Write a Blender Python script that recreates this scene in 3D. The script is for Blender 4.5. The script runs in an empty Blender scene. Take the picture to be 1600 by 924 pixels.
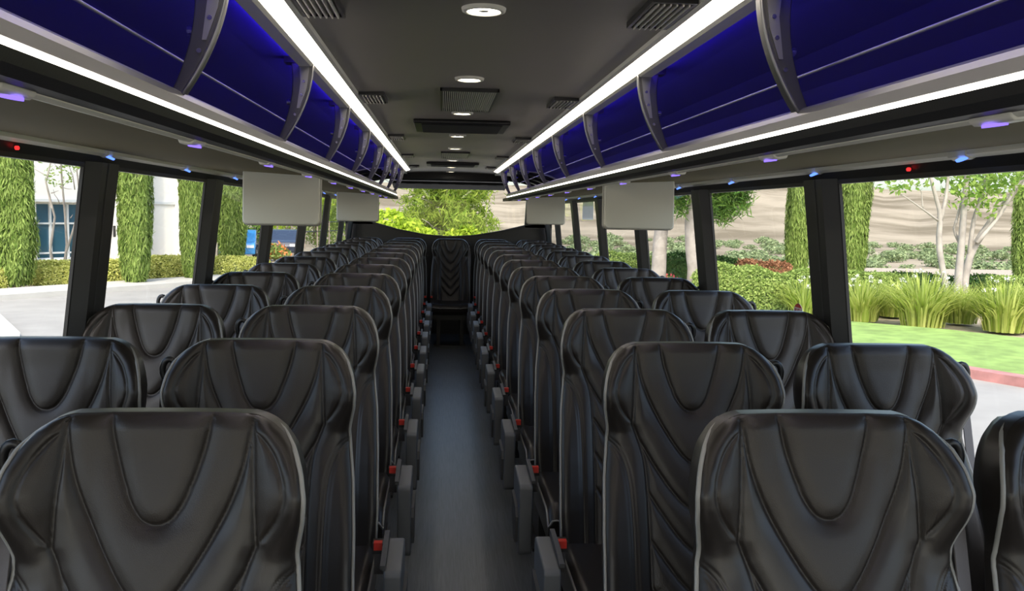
import bpy, bmesh, math, random
import numpy as np
from mathutils import Vector, Matrix

S = bpy.context.scene
COL = S.collection
RNG = np.random.default_rng(7)

# ------------------------------------------------------------------ camera
F, YAW, PITCH, ROLL = 1402.36, 0.07948, 0.09076, 0.0194
CAM = np.array([-0.0953, 0.0, 1.48])
_f = np.array([math.sin(YAW)*math.cos(PITCH), math.cos(YAW)*math.cos(PITCH), -math.sin(PITCH)])
_r = np.array([math.cos(YAW), -math.sin(YAW), 0.0])
_u = np.cross(_r, _f)
_r, _u = _r*math.cos(ROLL)+_u*math.sin(ROLL), -_r*math.sin(ROLL)+_u*math.cos(ROLL)
cam = bpy.data.cameras.new('camera')
cam.sensor_width = 36.0
cam.lens = F/1600*36.0
cam.clip_start = 0.02
cam.clip_end = 5000
co = bpy.data.objects.new('camera', cam)
COL.objects.link(co)
M = Matrix.Identity(4)
for i in range(3):
    M[i][0], M[i][1], M[i][2], M[i][3] = _r[i], _u[i], -_f[i], CAM[i]
co.matrix_world = M
S.camera = co

# ------------------------------------------------------------------ world, sun, exposure
SUN_DIR = Vector((-0.10, -0.85, 0.95)).normalized()      # towards the sun: behind and a little left
w = bpy.data.worlds.new('world')
S.world = w
w.use_nodes = True
nt = w.node_tree
sky = nt.nodes.new('ShaderNodeTexSky')
sky.sky_type = 'NISHITA'
sky.sun_disc = False
sky.sun_elevation = math.asin(SUN_DIR.z)
sky.sun_rotation = math.atan2(SUN_DIR.x, SUN_DIR.y)
sky.dust_density = 3.0
sky.air_density = 1.0
nt.links.new(sky.outputs[0], nt.nodes['Background'].inputs[0])
nt.nodes['Background'].inputs[1].default_value = 0.45
sun = bpy.data.lights.new('sun', 'SUN')
sun.energy = 2.7
sun.angle = math.radians(0.6)
sun.color = (1.0, 0.95, 0.86)
so = bpy.data.objects.new('sun', sun)
COL.objects.link(so)
so.rotation_euler = SUN_DIR.to_track_quat('Z', 'Y').to_euler()
so.location = (0, 0, 30)
S.view_settings.view_transform = 'Standard'
S.view_settings.look = 'None'
S.view_settings.gamma = 1.0
S.view_settings.use_curve_mapping = False
S.view_settings.exposure = 0.12
S.cycles.use_denoising = True

# ------------------------------------------------------------------ helpers
def ray(px, py):
    return _f*F + _r*(px-800) + _u*(462-py)
def at(px, py, axis, val):
    d = ray(px, py); i = 'xyz'.index(axis)
    return CAM + d*((val-CAM[i])/d[i])
GZ = -1.0
def ground(px, py, z=GZ):
    return at(px, py, 'z', z)

def nmat(name):
    m = bpy.data.materials.new(name)
    m.use_nodes = True
    return m, m.node_tree, m.node_tree.nodes['Principled BSDF']
def mat(name, col, rough=0.5, metal=0.0, vary=0.0, vscale=20.0, bump=0.0, bscale=200.0, spec=0.5, stretch=None, emit=None, estr=0.0, coat=0.0):
    m, t, b = nmat(name)
    b.inputs['Base Color'].default_value = (*col, 1)
    b.inputs['Roughness'].default_value = rough
    b.inputs['Metallic'].default_value = metal
    b.inputs['Specular IOR Level'].default_value = spec
    b.inputs['Coat Weight'].default_value = coat
    if emit:
        b.inputs['Emission Color'].default_value = (*emit, 1)
        b.inputs['Emission Strength'].default_value = estr
    if vary or bump:
        tc = t.nodes.new('ShaderNodeTexCoord')
        mp = t.nodes.new('ShaderNodeMapping')
        if stretch: mp.inputs['Scale'].default_value = stretch
        t.links.new(tc.outputs['Object'], mp.inputs[0])
    if vary:
        n = t.nodes.new('ShaderNodeTexNoise'); n.inputs['Scale'].default_value = vscale; n.inputs['Detail'].default_value = 6
        t.links.new(mp.outputs[0], n.inputs[0])
        r = t.nodes.new('ShaderNodeValToRGB')
        r.color_ramp.elements[0].position = 0.3; r.color_ramp.elements[1].position = 0.7
        r.color_ramp.elements[0].color = tuple(c*(1-vary) for c in col)+(1,)
        r.color_ramp.elements[1].color = tuple(min(1, c*(1+vary)) for c in col)+(1,)
        t.links.new(n.outputs[0], r.inputs[0]); t.links.new(r.outputs[0], b.inputs['Base Color'])
    if bump:
        n2 = t.nodes.new('ShaderNodeTexNoise'); n2.inputs['Scale'].default_value = bscale; n2.inputs['Detail'].default_value = 3
        t.links.new(mp.outputs[0], n2.inputs[0])
        bp = t.nodes.new('ShaderNodeBump'); bp.inputs['Strength'].default_value = bump; bp.inputs['Distance'].default_value = 0.002
        t.links.new(n2.outputs[0], bp.inputs['Height']); t.links.new(bp.outputs[0], b.inputs['Normal'])
    return m
def emat(name, col, strength):
    m = bpy.data.materials.new(name); m.use_nodes = True
    t = m.node_tree; t.nodes.clear()
    o = t.nodes.new('ShaderNodeOutputMaterial'); e = t.nodes.new('ShaderNodeEmission')
    e.inputs[0].default_value = (*col, 1); e.inputs[1].default_value = strength
    t.links.new(e.outputs[0], o.inputs[0])
    return m
def glassmat(name, tint):
    m = bpy.data.materials.new(name); m.use_nodes = True
    t = m.node_tree; t.nodes.clear()
    o = t.nodes.new('ShaderNodeOutputMaterial'); mix = t.nodes.new('ShaderNodeMixShader')
    lw = t.nodes.new('ShaderNodeLayerWeight'); lw.inputs[0].default_value = 0.5
    pw = t.nodes.new('ShaderNodeMath'); pw.operation = 'POWER'; pw.inputs[1].default_value = 5.0
    fr = t.nodes.new('ShaderNodeMath'); fr.operation = 'MULTIPLY_ADD'; fr.inputs[1].default_value = 0.5; fr.inputs[2].default_value = 0.03
    t.links.new(lw.outputs['Facing'], pw.inputs[0]); t.links.new(pw.outputs[0], fr.inputs[0])
    tr = t.nodes.new('ShaderNodeBsdfTransparent'); tr.inputs[0].default_value = (*tint, 1)
    gl = t.nodes.new('ShaderNodeBsdfGlossy'); gl.inputs['Roughness'].default_value = 0.02
    t.links.new(fr.outputs[0], mix.inputs[0]); t.links.new(tr.outputs[0], mix.inputs[1]); t.links.new(gl.outputs[0], mix.inputs[2])
    t.links.new(mix.outputs[0], o.inputs[0])
    return m
def leafmat(name, c1, c2, scale=1.5, trans=0.35):
    m = bpy.data.materials.new(name); m.use_nodes = True
    t = m.node_tree; t.nodes.clear()
    o = t.nodes.new('ShaderNodeOutputMaterial'); mix = t.nodes.new('ShaderNodeMixShader'); mix.inputs[0].default_value = trans
    d = t.nodes.new('ShaderNodeBsdfDiffuse'); tl = t.nodes.new('ShaderNodeBsdfTranslucent')
    g = t.nodes.new('ShaderNodeNewGeometry'); r = t.nodes.new('ShaderNodeValToRGB')
    r.color_ramp.elements[0].color = (*c1, 1); r.color_ramp.elements[1].color = (*c2, 1)
    t.links.new(g.outputs['Random Per Island'], r.inputs[0])
    t.links.new(r.outputs[0], d.inputs[0]); t.links.new(r.outputs[0], tl.inputs[0])
    t.links.new(d.outputs[0], mix.inputs[1]); t.links.new(tl.outputs[0], mix.inputs[2]); t.links.new(mix.outputs[0], o.inputs[0])
    return m

def mesh(name, verts, faces, smooth=False):
    me = bpy.data.meshes.new(name)
    me.from_pydata([tuple(map(float, v)) for v in verts], [], [tuple(map(int, f)) for f in faces])
    if smooth: me.polygons.foreach_set('use_smooth', [True]*len(me.polygons))
    me.update()
    return me
def obj(name, me, m=None, parent=None, loc=None, rz=0.0):
    o = bpy.data.objects.new(name, me)
    COL.objects.link(o)
    if m is not None and me is not None and not me.materials: me.materials.append(m)
    if parent is not None: o.parent = parent
    if loc is not None: o.location = loc
    if rz: o.rotation_euler = (0, 0, rz)
    return o
def empty(name, loc=(0, 0, 0), rz=0.0):
    o = bpy.data.objects.new(name, None); COL.objects.link(o)
    o.location = loc; o.rotation_euler = (0, 0, rz); o.empty_display_size = 0.1
    return o
def tag(o, label=None, cat=None, group=None, kind=None):
    if label: o['label'] = label
    if cat: o['category'] = cat
    if group: o['group'] = group
    if kind: o['kind'] = kind
    return o
def copy_tree(o, parent=None):
    c = o.copy(); COL.objects.link(c); c.parent = parent
    for ch in o.children: copy_tree(ch, c)
    return c
def bevel(o, w=0.005, seg=2):
    b = o.modifiers.new('bevel', 'BEVEL'); b.width = w; b.segments = seg; b.limit_method = 'ANGLE'; b.angle_limit = math.radians(40)
    o.data.polygons.foreach_set('use_smooth', [True]*len(o.data.polygons))
    n = o.modifiers.new('wn', 'WEIGHTED_NORMAL')
    return o

class MB:
    def __init__(s): s.v = []; s.f = []
    def add(s, v, f):
        n = len(s.v); s.v += [tuple(map(float, q)) for q in v]; s.f += [tuple(int(i)+n for i in q) for q in f]; return s
    def box(s, x0, x1, y0, y1, z0, z1):
        v = [(x0,y0,z0),(x1,y0,z0),(x1,y1,z0),(x0,y1,z0),(x0,y0,z1),(x1,y0,z1),(x1,y1,z1),(x0,y1,z1)]
        return s.add(v, [(0,3,2,1),(4,5,6,7),(0,1,5,4),(1,2,6,5),(2,3,7,6),(3,0,4,7)])
    def prism(s, poly, a0, a1, axis='y'):
        """closed polygon of 2-D points extruded along an axis"""
        n = len(poly)
        def P(p, a):
            return {'y': (p[0], a, p[1]), 'x': (a, p[0], p[1]), 'z': (p[0], p[1], a)}[axis]
        v = [P(p, a0) for p in poly]+[P(p, a1) for p in poly]
        f = [(i, (i+1) % n, (i+1) % n+n, i+n) for i in range(n)]
        f += [tuple(range(n-1, -1, -1)), tuple(range(n, 2*n))]
        return s.add(v, f)
    def sheet(s, line, a0, a1, axis='y'):
        n = len(line)
        def P(p, a): return {'y': (p[0], a, p[1]), 'x': (a, p[0], p[1])}[axis]
        v = [P(p, a0) for p in line]+[P(p, a1) for p in line]
        return s.add(v, [(i, i+1, i+1+n, i+n) for i in range(n-1)])
    def tube(s, pts, r, k=8, closed=False):
        pts = [Vector(p) for p in pts]; n = len(pts)
        rs = r if hasattr(r, '__len__') else [r]*n
        v = []; up = Vector((0.13, 0.31, 0.94)).normalized()
        for i, p in enumerate(pts):
            a = pts[(i-1) % n] if (closed or i) else p
            b = pts[(i+1) % n] if (closed or i < n-1) else p
            t = (b-a).normalized()
            if abs(t.dot(up)) > .95: up = Vector((0.9, 0.3, 0.1)).normalized()
            e1 = t.cross(up).normalized(); e2 = t.cross(e1).normalized()
            for j in range(k):
                q = 2*math.pi*j/k
                v.append(p+(e1*math.cos(q)+e2*math.sin(q))*rs[i])
        f = []
        for i in range(n if closed else n-1):
            for j in range(k):
                a = i*k+j; b = i*k+(j+1) % k; c = ((i+1) % n)*k+(j+1) % k; d = ((i+1) % n)*k+j
                f.append((a, b, c, d))
        if not closed: f += [tuple(range(k-1, -1, -1)), tuple(range((n-1)*k, n*k))]
        return s.add(v, f)
    def disc(s, c, r, z0, z1, k=24):
        v = []; 
        for z in (z0, z1):
            v += [(c[0]+r*math.cos(2*math.pi*i/k), c[1]+r*math.sin(2*math.pi*i/k), z) for i in range(k)]
        f = [(i, (i+1) % k, (i+1) % k+k, i+k) for i in range(k)]+[tuple(range(k-1, -1, -1)), tuple(range(k, 2*k))]
        return s.add(v, f)
    def mir(s):
        s.v = [(-x, y, z) for x, y, z in s.v]; s.f = [tuple(reversed(f)) for f in s.f]; return s
    def mesh(s, name, smooth=False): return mesh(name, s.v, s.f, smooth)
    def build(s, name, m, parent=None, smooth=False, loc=None):
        return obj(name, s.mesh(name, smooth), m, parent, loc)

# ------------------------------------------------------------------ materials
LEATHER = mat('leather', (0.0190, 0.0160, 0.0142), 0.36, bump=0.12, bscale=900, spec=0.42)
LEATHER2 = mat('leather_perforated', (0.0215, 0.0178, 0.0152), 0.38, bump=0.25, bscale=700, spec=0.42)
PIPING = mat('piping', (0.27, 0.27, 0.26), 0.5)
SHELL = mat('seat_shell', (0.02, 0.02, 0.022), 0.5, bump=0.1, bscale=500)
ARMGREY = mat('arm_plastic', (0.115, 0.122, 0.132), 0.5, bump=0.1, bscale=600)
ARMDARK = mat('arm_plastic_dark', (0.06, 0.062, 0.066), 0.55)
BLACKP = mat('black_plastic', (0.012, 0.012, 0.013), 0.4)
BLACKM = mat('black_trim', (0.014, 0.014, 0.014), 0.45, bump=0.1, bscale=300)
REDP = mat('red_plastic', (0.70, 0.035, 0.02), 0.35)
BELT = mat('belt_webbing', (0.11, 0.10, 0.10), 0.7, bump=0.3, bscale=400)
CHROME = mat('steel', (0.6, 0.6, 0.6), 0.25, 1.0)
ALU = mat('brushed_aluminium', (0.30, 0.30, 0.30), 0.38, 0.7, bump=0.05, bscale=300, stretch=(1, .02, 1))
CEIL = mat('ceiling_fabric', (0.066, 0.062, 0.056), 0.38, vary=0.12, vscale=3, bump=0.15, bscale=700, spec=0.55)
UNDER = mat('underside_fabric', (0.118, 0.099, 0.038), 0.75, vary=0.06, vscale=4, bump=0.3, bscale=900)  # olive tint carries green bounce light from sunlit plants in the base colour
BINFAB = mat('bin_fabric', (0.06, 0.05, 0.24), 0.85, bump=0.3, bscale=900)
CREAM = mat('cream_plastic', (0.84, 0.83, 0.72), 0.4)
TVMAT = mat('monitor_plastic', (0.72, 0.73, 0.64), 0.45)
TVEDGE = mat('monitor_edge', (0.38, 0.38, 0.34), 0.45)
SCREEN = mat('monitor_screen', (0.01, 0.01, 0.012), 0.1)
VENTM = mat('vent_metal', (0.03, 0.03, 0.03), 0.35, 0.4)
VENTDARK = mat('vent_dark', (0.012, 0.012, 0.012), 0.7)
GRILLM = mat('grille_metal', (0.78, 0.76, 0.68), 0.35, 0.2)
GUN = mat('gunmetal', (0.085, 0.085, 0.09), 0.4, 0.5)
LED = emat('led_white', (1.0, 0.90, 0.76), 7.5)
LED2 = emat('led_fascia', (1.0, 0.92, 0.80), 6.5)
DOWNL = emat('downlight_led', (1.0, 0.90, 0.74), 30.0)
BLUELED = emat('led_indigo', (0.09, 0.04, 1.0), 16.0)
LAMPV = emat('lamp_violet', (0.25, 0.16, 1.0), 1.6)
LAMPB = emat('lamp_blue', (0.10, 0.22, 1.0), 2.2)
LAMPR = emat('lamp_red', (1.0, 0.03, 0.03), 1.6)
GLASS = glassmat('window_glass', (0.93, 0.96, 0.94))
WALLM = mat('wall_vinyl', (0.05, 0.05, 0.052), 0.6, bump=0.2, bscale=400)
ROOFM = mat('roof_paint', (0.5, 0.5, 0.5), 0.4)
_b = CEIL.node_tree.nodes['Principled BSDF']
_b.inputs['Sheen Weight'].default_value = 0.20
_b.inputs['Sheen Roughness'].default_value = 0.45
_b.inputs['Sheen Tint'].default_value = (1.0, 0.94, 0.82, 1)
# floor: dark vinyl with long streaks of wood grain
def floormat():
    m, t, b = nmat('floor_vinyl')
    tc = t.nodes.new('ShaderNodeTexCoord'); mp = t.nodes.new('ShaderNodeMapping'); mp.inputs['Scale'].default_value = (60, 2.2, 1)
    n = t.nodes.new('ShaderNodeTexNoise'); n.inputs['Scale'].default_value = 2.0; n.inputs['Detail'].default_value = 9; n.inputs['Roughness'].default_value = 0.65; n.inputs['Distortion'].default_value = 0.6
    r = t.nodes.new('ShaderNodeValToRGB')
    r.color_ramp.elements[0].position = 0.3; r.color_ramp.elements[0].color = (0.062, 0.068, 0.073, 1)
    r.color_ramp.elements[1].position = 0.75; r.color_ramp.elements[1].color = (0.135, 0.145, 0.155, 1)
    t.links.new(tc.outputs['Object'], mp.inputs[0]); t.links.new(mp.outputs[0], n.inputs[0]); t.links.new(n.outputs[0], r.inputs[0])
    t.links.new(r.outputs[0], b.inputs['Base Color'])
    b.inputs['Roughness'].default_value = 0.36
    bp = t.nodes.new('ShaderNodeBump'); bp.inputs['Strength'].default_value = 0.25; bp.inputs['Distance'].default_value = 0.002
    t.links.new(n.outputs[0], bp.inputs['Height']); t.links.new(bp.outputs[0], b.inputs['Normal'])
    return m
FLOORM = floormat()

# ------------------------------------------------------------------ bus shell
Y0, YR = -1.7, 10.95
WP = [(1.23, 0.0), (1.23, 0.80), (1.215, 1.0), (1.195, 1.15), (1.14, 1.605), (1.12, 1.655)]
def wallx(z): return float(np.interp(z, [p[1] for p in WP], [p[0] for p in WP]))
tag(MB().box(-1.3, 1.3, Y0, YR, -0.12, 0.0).build('floor', FLOORM), 'dark grey vinyl aisle floor with wood-grain streaks', kind='structure')
SILL, WTOP = 0.82, 1.605
for sg, side in ((-1, 'left'), (1, 'right')):
    m = MB()
    low = [(1.23, 0), (1.23, 0.80), (wallx(SILL), SILL), (wallx(SILL)+0.06, SILL), (1.30, 0.80), (1.30, 0)]
    m.prism(low, Y0, YR)
    head = [(wallx(WTOP), WTOP), (1.128, 1.632), (1.128, 1.70), (1.22, 1.70), (1.21, WTOP)]
    m.prism(head, Y0, YR)
    if sg < 0: m.mir()
    wl = tag(m.build('wall_'+side, BLACKM), kind='structure')
    # pillars between the windows
    for yc in (-1.5, 0.13, 1.50, 2.87, 4.24, 5.63, 7.03, 8.40, 9.76, 10.72):
        hw = 0.128 if yc < 10 else 0.16
        zs = np.linspace(SILL-0.01, WTOP+0.005, 9)
        v = []; f = []
        for z in zs:
            x = wallx(z)
            v += [(x+0.012, yc-hw, z), (x+0.002, yc-hw, z), (x-0.026, yc-hw*0.55, z), (x-0.026, yc+hw*0.62, z), (x+0.002, yc+hw, z), (x+0.012, yc+hw, z)]
        for i in range(len(zs)-1):
            for j in range(6):
                a = i*6+j; b = i*6+(j+1) % 6
                f.append((a, b, b+6, a+6))
        pm = MB().add(v, f)
        if sg < 0: pm.mir()
        p = pm.build('pillar', BLACKM, wl)
        gm = MB().add([q for z in zs for q in ((wallx(z)-.0005, yc-hw*.99, z), (wallx(z)-.0285, yc-hw*.54, z))], [(2*i, 2*i+1, 2*i+3, 2*i+2) for i in range(len(zs)-1)])
        if sg < 0: gm.mir()
        gm.build('lit_edge', ARMDARK, p)  # lighter grey plate stands in for light caught by the chamfer
        sm = MB()
        sm.add([(wallx(z)-0.0275, yc-hw*0.10+d, z) for z in zs for d in (0, 0.006)] , [(2*i, 2*i+1, 2*i+3, 2*i+2) for i in range(len(zs)-1)])
        if sg < 0: sm.mir()
        sm.build('trim_seam', ARMDARK, p)
        bo = MB().disc((0, 0), 0.006, 0, 0.004, 8)
        bo.v = [(wallx(1.12)-0.026-z, yc+hw*0.35+y, 1.12+x) for x, y, z in bo.v]
        if sg < 0: bo.mir()
        bo.build('screw', ARMDARK, p)
# window panes
cs = [-1.5, 0.13, 1.50, 2.87, 4.24, 5.63, 7.03, 8.40, 9.76, 10.72]
wn = 0
PANES = {}
for sg in (-1, 1):
    for a, b in zip(cs[:-1], cs[1:]):
        wn += 1
        zs = np.linspace(SILL-0.005, WTOP+0.01, 7)
        m = MB()
        y0, y1 = a+0.11, b-0.11
        m.add([(wallx(z)+0.007, y, z) for z in zs for y in (y0, y1)], [(2*i, 2*i+1, 2*i+3, 2*i+2) for i in range(6)])
        if sg < 0: m.mir()
        wd = tag(m.build('window_%d' % wn, GLASS, smooth=True), kind='structure')
        PANES[(sg, round((a+b)/2, 2))] = wd
        g = MB()
        for z in (SILL-0.002, WTOP-0.012):
            g.box(wallx(z)-0.002, wallx(z)+0.014, y0, y1, z, z+0.016)
        if sg < 0: g.mir()
        g.build('window_frame', BLACKP, wd)
# rear wall with its wide window
WB = [(-1.02, 1.40), (-0.91, 1.345), (-0.62, 1.262), (-0.3, 1.205), (0, 1.184), (0.3, 1.205), (0.62, 1.262), (0.90, 1.335), (1.02, 1.39)]
m = MB()
v = []; f = []
pts = [(-1.25, 1.40)]+[(-0.925, 1.345)]+WB[2:-2]+[(0.915, 1.335)]+[(1.25, 1.39)]
for x, z in pts: v += [(x, YR, 0), (x, YR, z), (x, YR+0.06, z), (x, YR+0.06, 0)]
for i in range(len(pts)-1):
    a = 4*i; b = 4*i+4
    f += [(a, b, b+1, a+1), (a+1, b+1, b+2, a+2), (a+2, b+2, b+3, a+3)]
m.add(v, f)
for sx in (-1, 1):
    xo = -0.925 if sx < 0 else 0.915
    zc = 1.345 if sx < 0 else 1.335
    q = [(xo, zc-0.02), (sx*1.25, zc-0.02), (sx*1.25, 1.95), (xo+sx*0.03, 1.95)]
    m.prism(q, YR, YR+0.06)
m.box(-1.25, 1.25, YR, YR+0.06, 1.885, 2.06)
rw = tag(m.build('wall_rear', BLACKM), kind='structure')
wr = tag(MB().add([(-1.0, YR+0.03, 1.15), (1.0, YR+0.03, 1.15), (1.0, YR+0.03, 1.93), (-1.0, YR+0.03, 1.93)], [(0, 1, 2, 3)]).build('window_%d' % (wn+1), GLASS), kind='structure')
MB().tube([(x, YR-0.004, z+0.004) for x, z in pts[1:-1]], 0.008, 6).build('window_frame', ARMDARK, wr, True)
# front wall with the windscreen (behind the camera)
m = MB()
m.box(-1.3, 1.3, Y0-0.06, Y0, 0, 0.55)
m.box(-1.3, 1.3, Y0-0.06, Y0, 1.80, 2.06)
for sx in (-1, 1): m.box(min(sx*1.12, sx*1.3), max(sx*1.12, sx*1.3), Y0-0.06, Y0, 0.55, 1.80)
tag(m.build('wall_front', BLACKM), kind='structure')
tag(MB().add([(-1.12, Y0-0.03, .55), (1.12, Y0-0.03, .55), (1.12, Y0-0.03, 1.8), (-1.12, Y0-0.03, 1.8)], [(0, 1, 2, 3)]).build('window_%d' % (wn+2), GLASS), kind='structure')
# ceiling between the light strips and the outer roof
CZ = 1.90
cl = [(x, CZ+0.012*(1-(x/0.47)**2)) for x in np.linspace(-0.47, 0.47, 15)]
m = MB().prism(cl+[(0.47, 1.96), (-0.47, 1.96)], Y0, 9.75)
tag(m.build('ceiling', CEIL, smooth=False), kind='structure')
rl = [(1.30*math.sin(a) if abs(a) < 1.3 else 1.30*math.sin(a), 1.70+0.37*math.cos(a)) for a in np.linspace(-math.pi/2, math.pi/2, 25)]
rl2 = [(x*0.985, z-0.02) for x, z in reversed(rl)]
tag(MB().prism(rl+rl2, Y0-0.06, YR+0.06).build('roof', ROOFM), kind='structure')

# rear header over the back window
h = empty('rear_header', (0, 10.2, 1.75))
tag(h, 'black header panel with vents above the rear window', 'panel')
L = lambda mb: MB().add([(x, y-10.2, z-1.75) for x, y, z in mb.v], mb.f)
L(MB().prism([(9.75, 1.96), (9.75, 1.84), (9.80, 1.825), (10.25, 1.825), (10.25, 1.96)], -0.64, 0.62, 'x')).build('face_panel', BLACKM, h)
L(MB().prism([(10.25, 1.96), (10.25, 1.80), (10.62, 1.755), (10.70, 1.755), (10.70, 1.96)], -0.66, 0.64, 'x')).build('lower_panel', VENTDARK, h)
for i, xa in enumerate(np.linspace(-0.50, 0.42, 6)):
    L(MB().prism([(10.252, 1.797), (10.252, 1.803), (10.60, 1.760), (10.60, 1.7545)], xa, xa+0.10, 'x')).build('vent_slot', VENTDARK, h)
L(MB().tube([(-0.6, 9.80, 1.823), (0.58, 9.80, 1.823)], 0.004, 6)).build('trim_strip', ARMGREY, h)

# ------------------------------------------------------------------ luggage racks
BR = [0.60, 1.58, 2.56, 3.54, 4.54, 5.53, 6.48, 7.42, 8.47]
BE = 8.62
def fix(mb, sg): return mb if sg > 0 else mb.mir()
for sg, side in ((-1, 'left'), (1, 'right')):
    R_ = empty('luggage_rack', (0, 0, 0))
    tag(R_, 'long overhead luggage rack with indigo-lit bins along the %s windows' % side, 'luggage rack')
    # bin floor, back and roof
    inner = [(0.545, 1.655), (0.80, 1.652), (1.03, 1.660), (1.085, 1.690), (1.09, 1.73), (1.05, 1.79), (0.95, 1.85), (0.80, 1.885), (0.60, 1.897), (0.475, 1.897)]
    outer = [(0.475, 1.91), (0.62, 1.91), (0.82, 1.90), (0.97, 1.865), (1.07, 1.80), (1.11, 1.73), (1.105, 1.68), (1.04, 1.650), (0.80, 1.642), (0.545, 1.645)]
    fix(MB().prism(inner+outer, Y0, BE), sg).build('bin_shell', BINFAB, R_)
    # fascia rail
    fas = [(0.552, 1.648), (0.550, 1.674), (0.538, 1.676), (0.529, 1.670), (0.524, 1.660), (0.524, 1.6435), (0.530, 1.6435), (0.530, 1.6355), (0.526, 1.6355), (0.532, 1.622), (0.548, 1.613), (0.572, 1.611), (0.572, 1.642)]
    fa = fix(MB().prism(fas, Y0, BE+0.06), sg).build('fascia_rail', ALU, R_)
    fix(MB().box(0.5255, 0.5305, Y0, BE+0.06, 1.6360, 1.6430), sg).build('light_strip', LED2, fa)
    fix(MB().prism([(0.5250, 1.6352), (0.5310, 1.6212), (0.548, 1.6120), (0.573, 1.6100), (0.573, 1.6130), (0.549, 1.6140), (0.534, 1.6235), (0.528, 1.6352)], Y0, BE+0.06), sg).build('lower_lip', BLACKM, fa)
    # underside panel
    und = [(0.571, 1.613), (0.62, 1.616), (0.85, 1.628), (1.09, 1.645), (1.128, 1.650), (1.128, 1.668), (0.571, 1.644)]
    fix(MB().prism(und, Y0, 9.9), sg).build('underside_panel', UNDER, R_)
    # rail of reading lamps next to the aisle
    r1 = fix(MB().prism([(0.570, 1.6165), (0.571, 1.6085), (0.578, 1.6045), (0.592, 1.6075), (0.596, 1.617)], Y0, BE), sg).build('lamp_rail', CREAM, R_)
    for k in range(-2, 10):
        y = 1.07+0.76*k
        hb = fix(MB().prism([(0.567, 1.612), (0.568, 1.606), (0.575, 1.601), (0.598, 1.602), (0.603, 1.616)], y-0.05, y+0.035), sg).build('lamp_housing', CREAM, r1)
        bevel(hb, 0.003, 2)
        k_ = MB().disc((0, 0), 1.0, 0, 1, 14)
        k_.v = [(0.582+0.012*x, y+0.020*yy, 1.5985+0.0015*x+0.004*z) for x, yy, z in k_.v]
        fix(k_, sg).build('reading_lamp', LAMPV, r1)
    # rail of lamps above the windows
    r2 = fix(MB().prism([(1.100, 1.650), (1.102, 1.636), (1.119, 1.629), (1.129, 1.634), (1.129, 1.655)], Y0, 9.9), sg).build('window_lamp_rail', CREAM, R_)
    for k in range(-3, 9):
        y = 2.005+0.83*k
        hb = fix(MB().prism([(1.096, 1.650), (1.098, 1.632), (1.116, 1.624), (1.1285, 1.631), (1.1285, 1.652)], y-0.015, y+0.06), sg).build('lamp_housing', CREAM, r2)
        bevel(hb, 0.003, 2)
        k_ = MB().disc((0, 0), 1.0, 0, 1, 14)
        k_.v = [(1.106-0.012*x+0.004*z-0.008, y+0.014*yy, 1.628-0.006*x-0.004*z) for x, yy, z in k_.v]
        fix(k_, sg).build('reading_lamp', LAMPB, r2)
    rd = MB().disc((0, 0), 1.0, 0, 1, 12)
    rd.v = [(1.1285-0.006*z, 2.29+0.007*x, 1.6165+0.005*yy) for x, yy, z in rd.v]
    fix(rd, sg).build('indicator_lamp', LAMPR, r2)
    # indigo LED line hidden in the top of the bins, and the restraint rod
    fix(MB().box(0.484, 0.494, Y0, BE-0.02, 1.882, 1.894), sg).build('indigo_light_strip', BLUELED, R_)
    fix(MB().tube([(0.575, Y0, 1.748), (0.575, BE, 1.748)], 0.0028, 8), sg).build('restraint_rod', ALU, R_, True)
    # curved arms
    for yb in BR:
        zz = np.linspace(1.884, 1.668, 13)
        t = np.linspace(0, 1, 13)
        xa = 0.452+0.078*t**1.9
        wd = 0.040*(1-t)**1.0+0.020
        v = []; f = []
        for x, z, wq in zip(xa, zz, wd):
            v += [(x, yb-0.020, z), (x+0.004, yb+0.022, z), (x+wq, yb+0.022, z), (x+wq, yb-0.020, z)]
        for i in range(12):
            for j in range(4):
                a = 4*i+j; b = 4*i+(j+1) % 4
                f.append((a, b, b+4, a+4))
        f += [(3, 2, 1, 0), (48, 49, 50, 51)]
        am = fix(MB().add(v, f), sg).build('bracket', GUN, R_)
        bevel(am, 0.003, 2)
        # raised rim on the aisle edge and two bolts
        rim = MB().tube([(x-0.001, yb-0.021, z) for x, z in zip(xa, zz)], 0.0035, 6)
        fix(rim, sg).build('bracket_edge', ALU, am, True)
        ip = MB().prism([(xa[0]+.008, zz[0]-.004), (xa[0]+wd[0]*.62, zz[0]-.004), (xa[3]+wd[3]*.55, zz[3]), (xa[7]+wd[7]*.42, zz[7]), (xa[7]+.008, zz[7]), (xa[4]+.007, zz[4])], yb-.0235, yb-.0195)
        fix(ip, sg).build('inset_plate', ALU, am)
        for tt in (0.28, 0.42, 0.68):
            i = int(tt*12)
            b_ = MB().disc((0, 0), 0.006, 0, 0.006, 10)
            b_.v = [(xa[i]+wd[i]*0.36+x*.7, yb-0.022-z*.6, zz[i]+y*.7) for x, y, z in b_.v]
            fix(b_, sg).build('bolt', CHROME, am)
        b_ = MB().disc((0, 0), 0.008, 0, 0.012, 10)
        b_.v = [(xa[6]+wd[6]+z, yb+x, zz[6]+y) for x, y, z in b_.v]
        fix(b_, sg).build('bolt', CHROME, am)
        cl_ = MB().box(xa[0]-0.006, xa[0]+0.078, yb-0.026, yb+0.028, 1.880, 1.898)
        fix(cl_, sg).build('bracket_clamp', BLACKM, am)
    # white light strip at the ceiling edge
    Ls = empty('light_strip', (sg*0.43, 3.0, 1.89))
    tag(Ls, 'bright white LED strip running along the %s edge of the ceiling' % side, 'light')
    def off(mb): 
        mb = fix(mb, sg); mb.v = [(x-sg*0.43, y-3.0, z-1.89) for x, y, z in mb.v]; return mb
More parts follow.
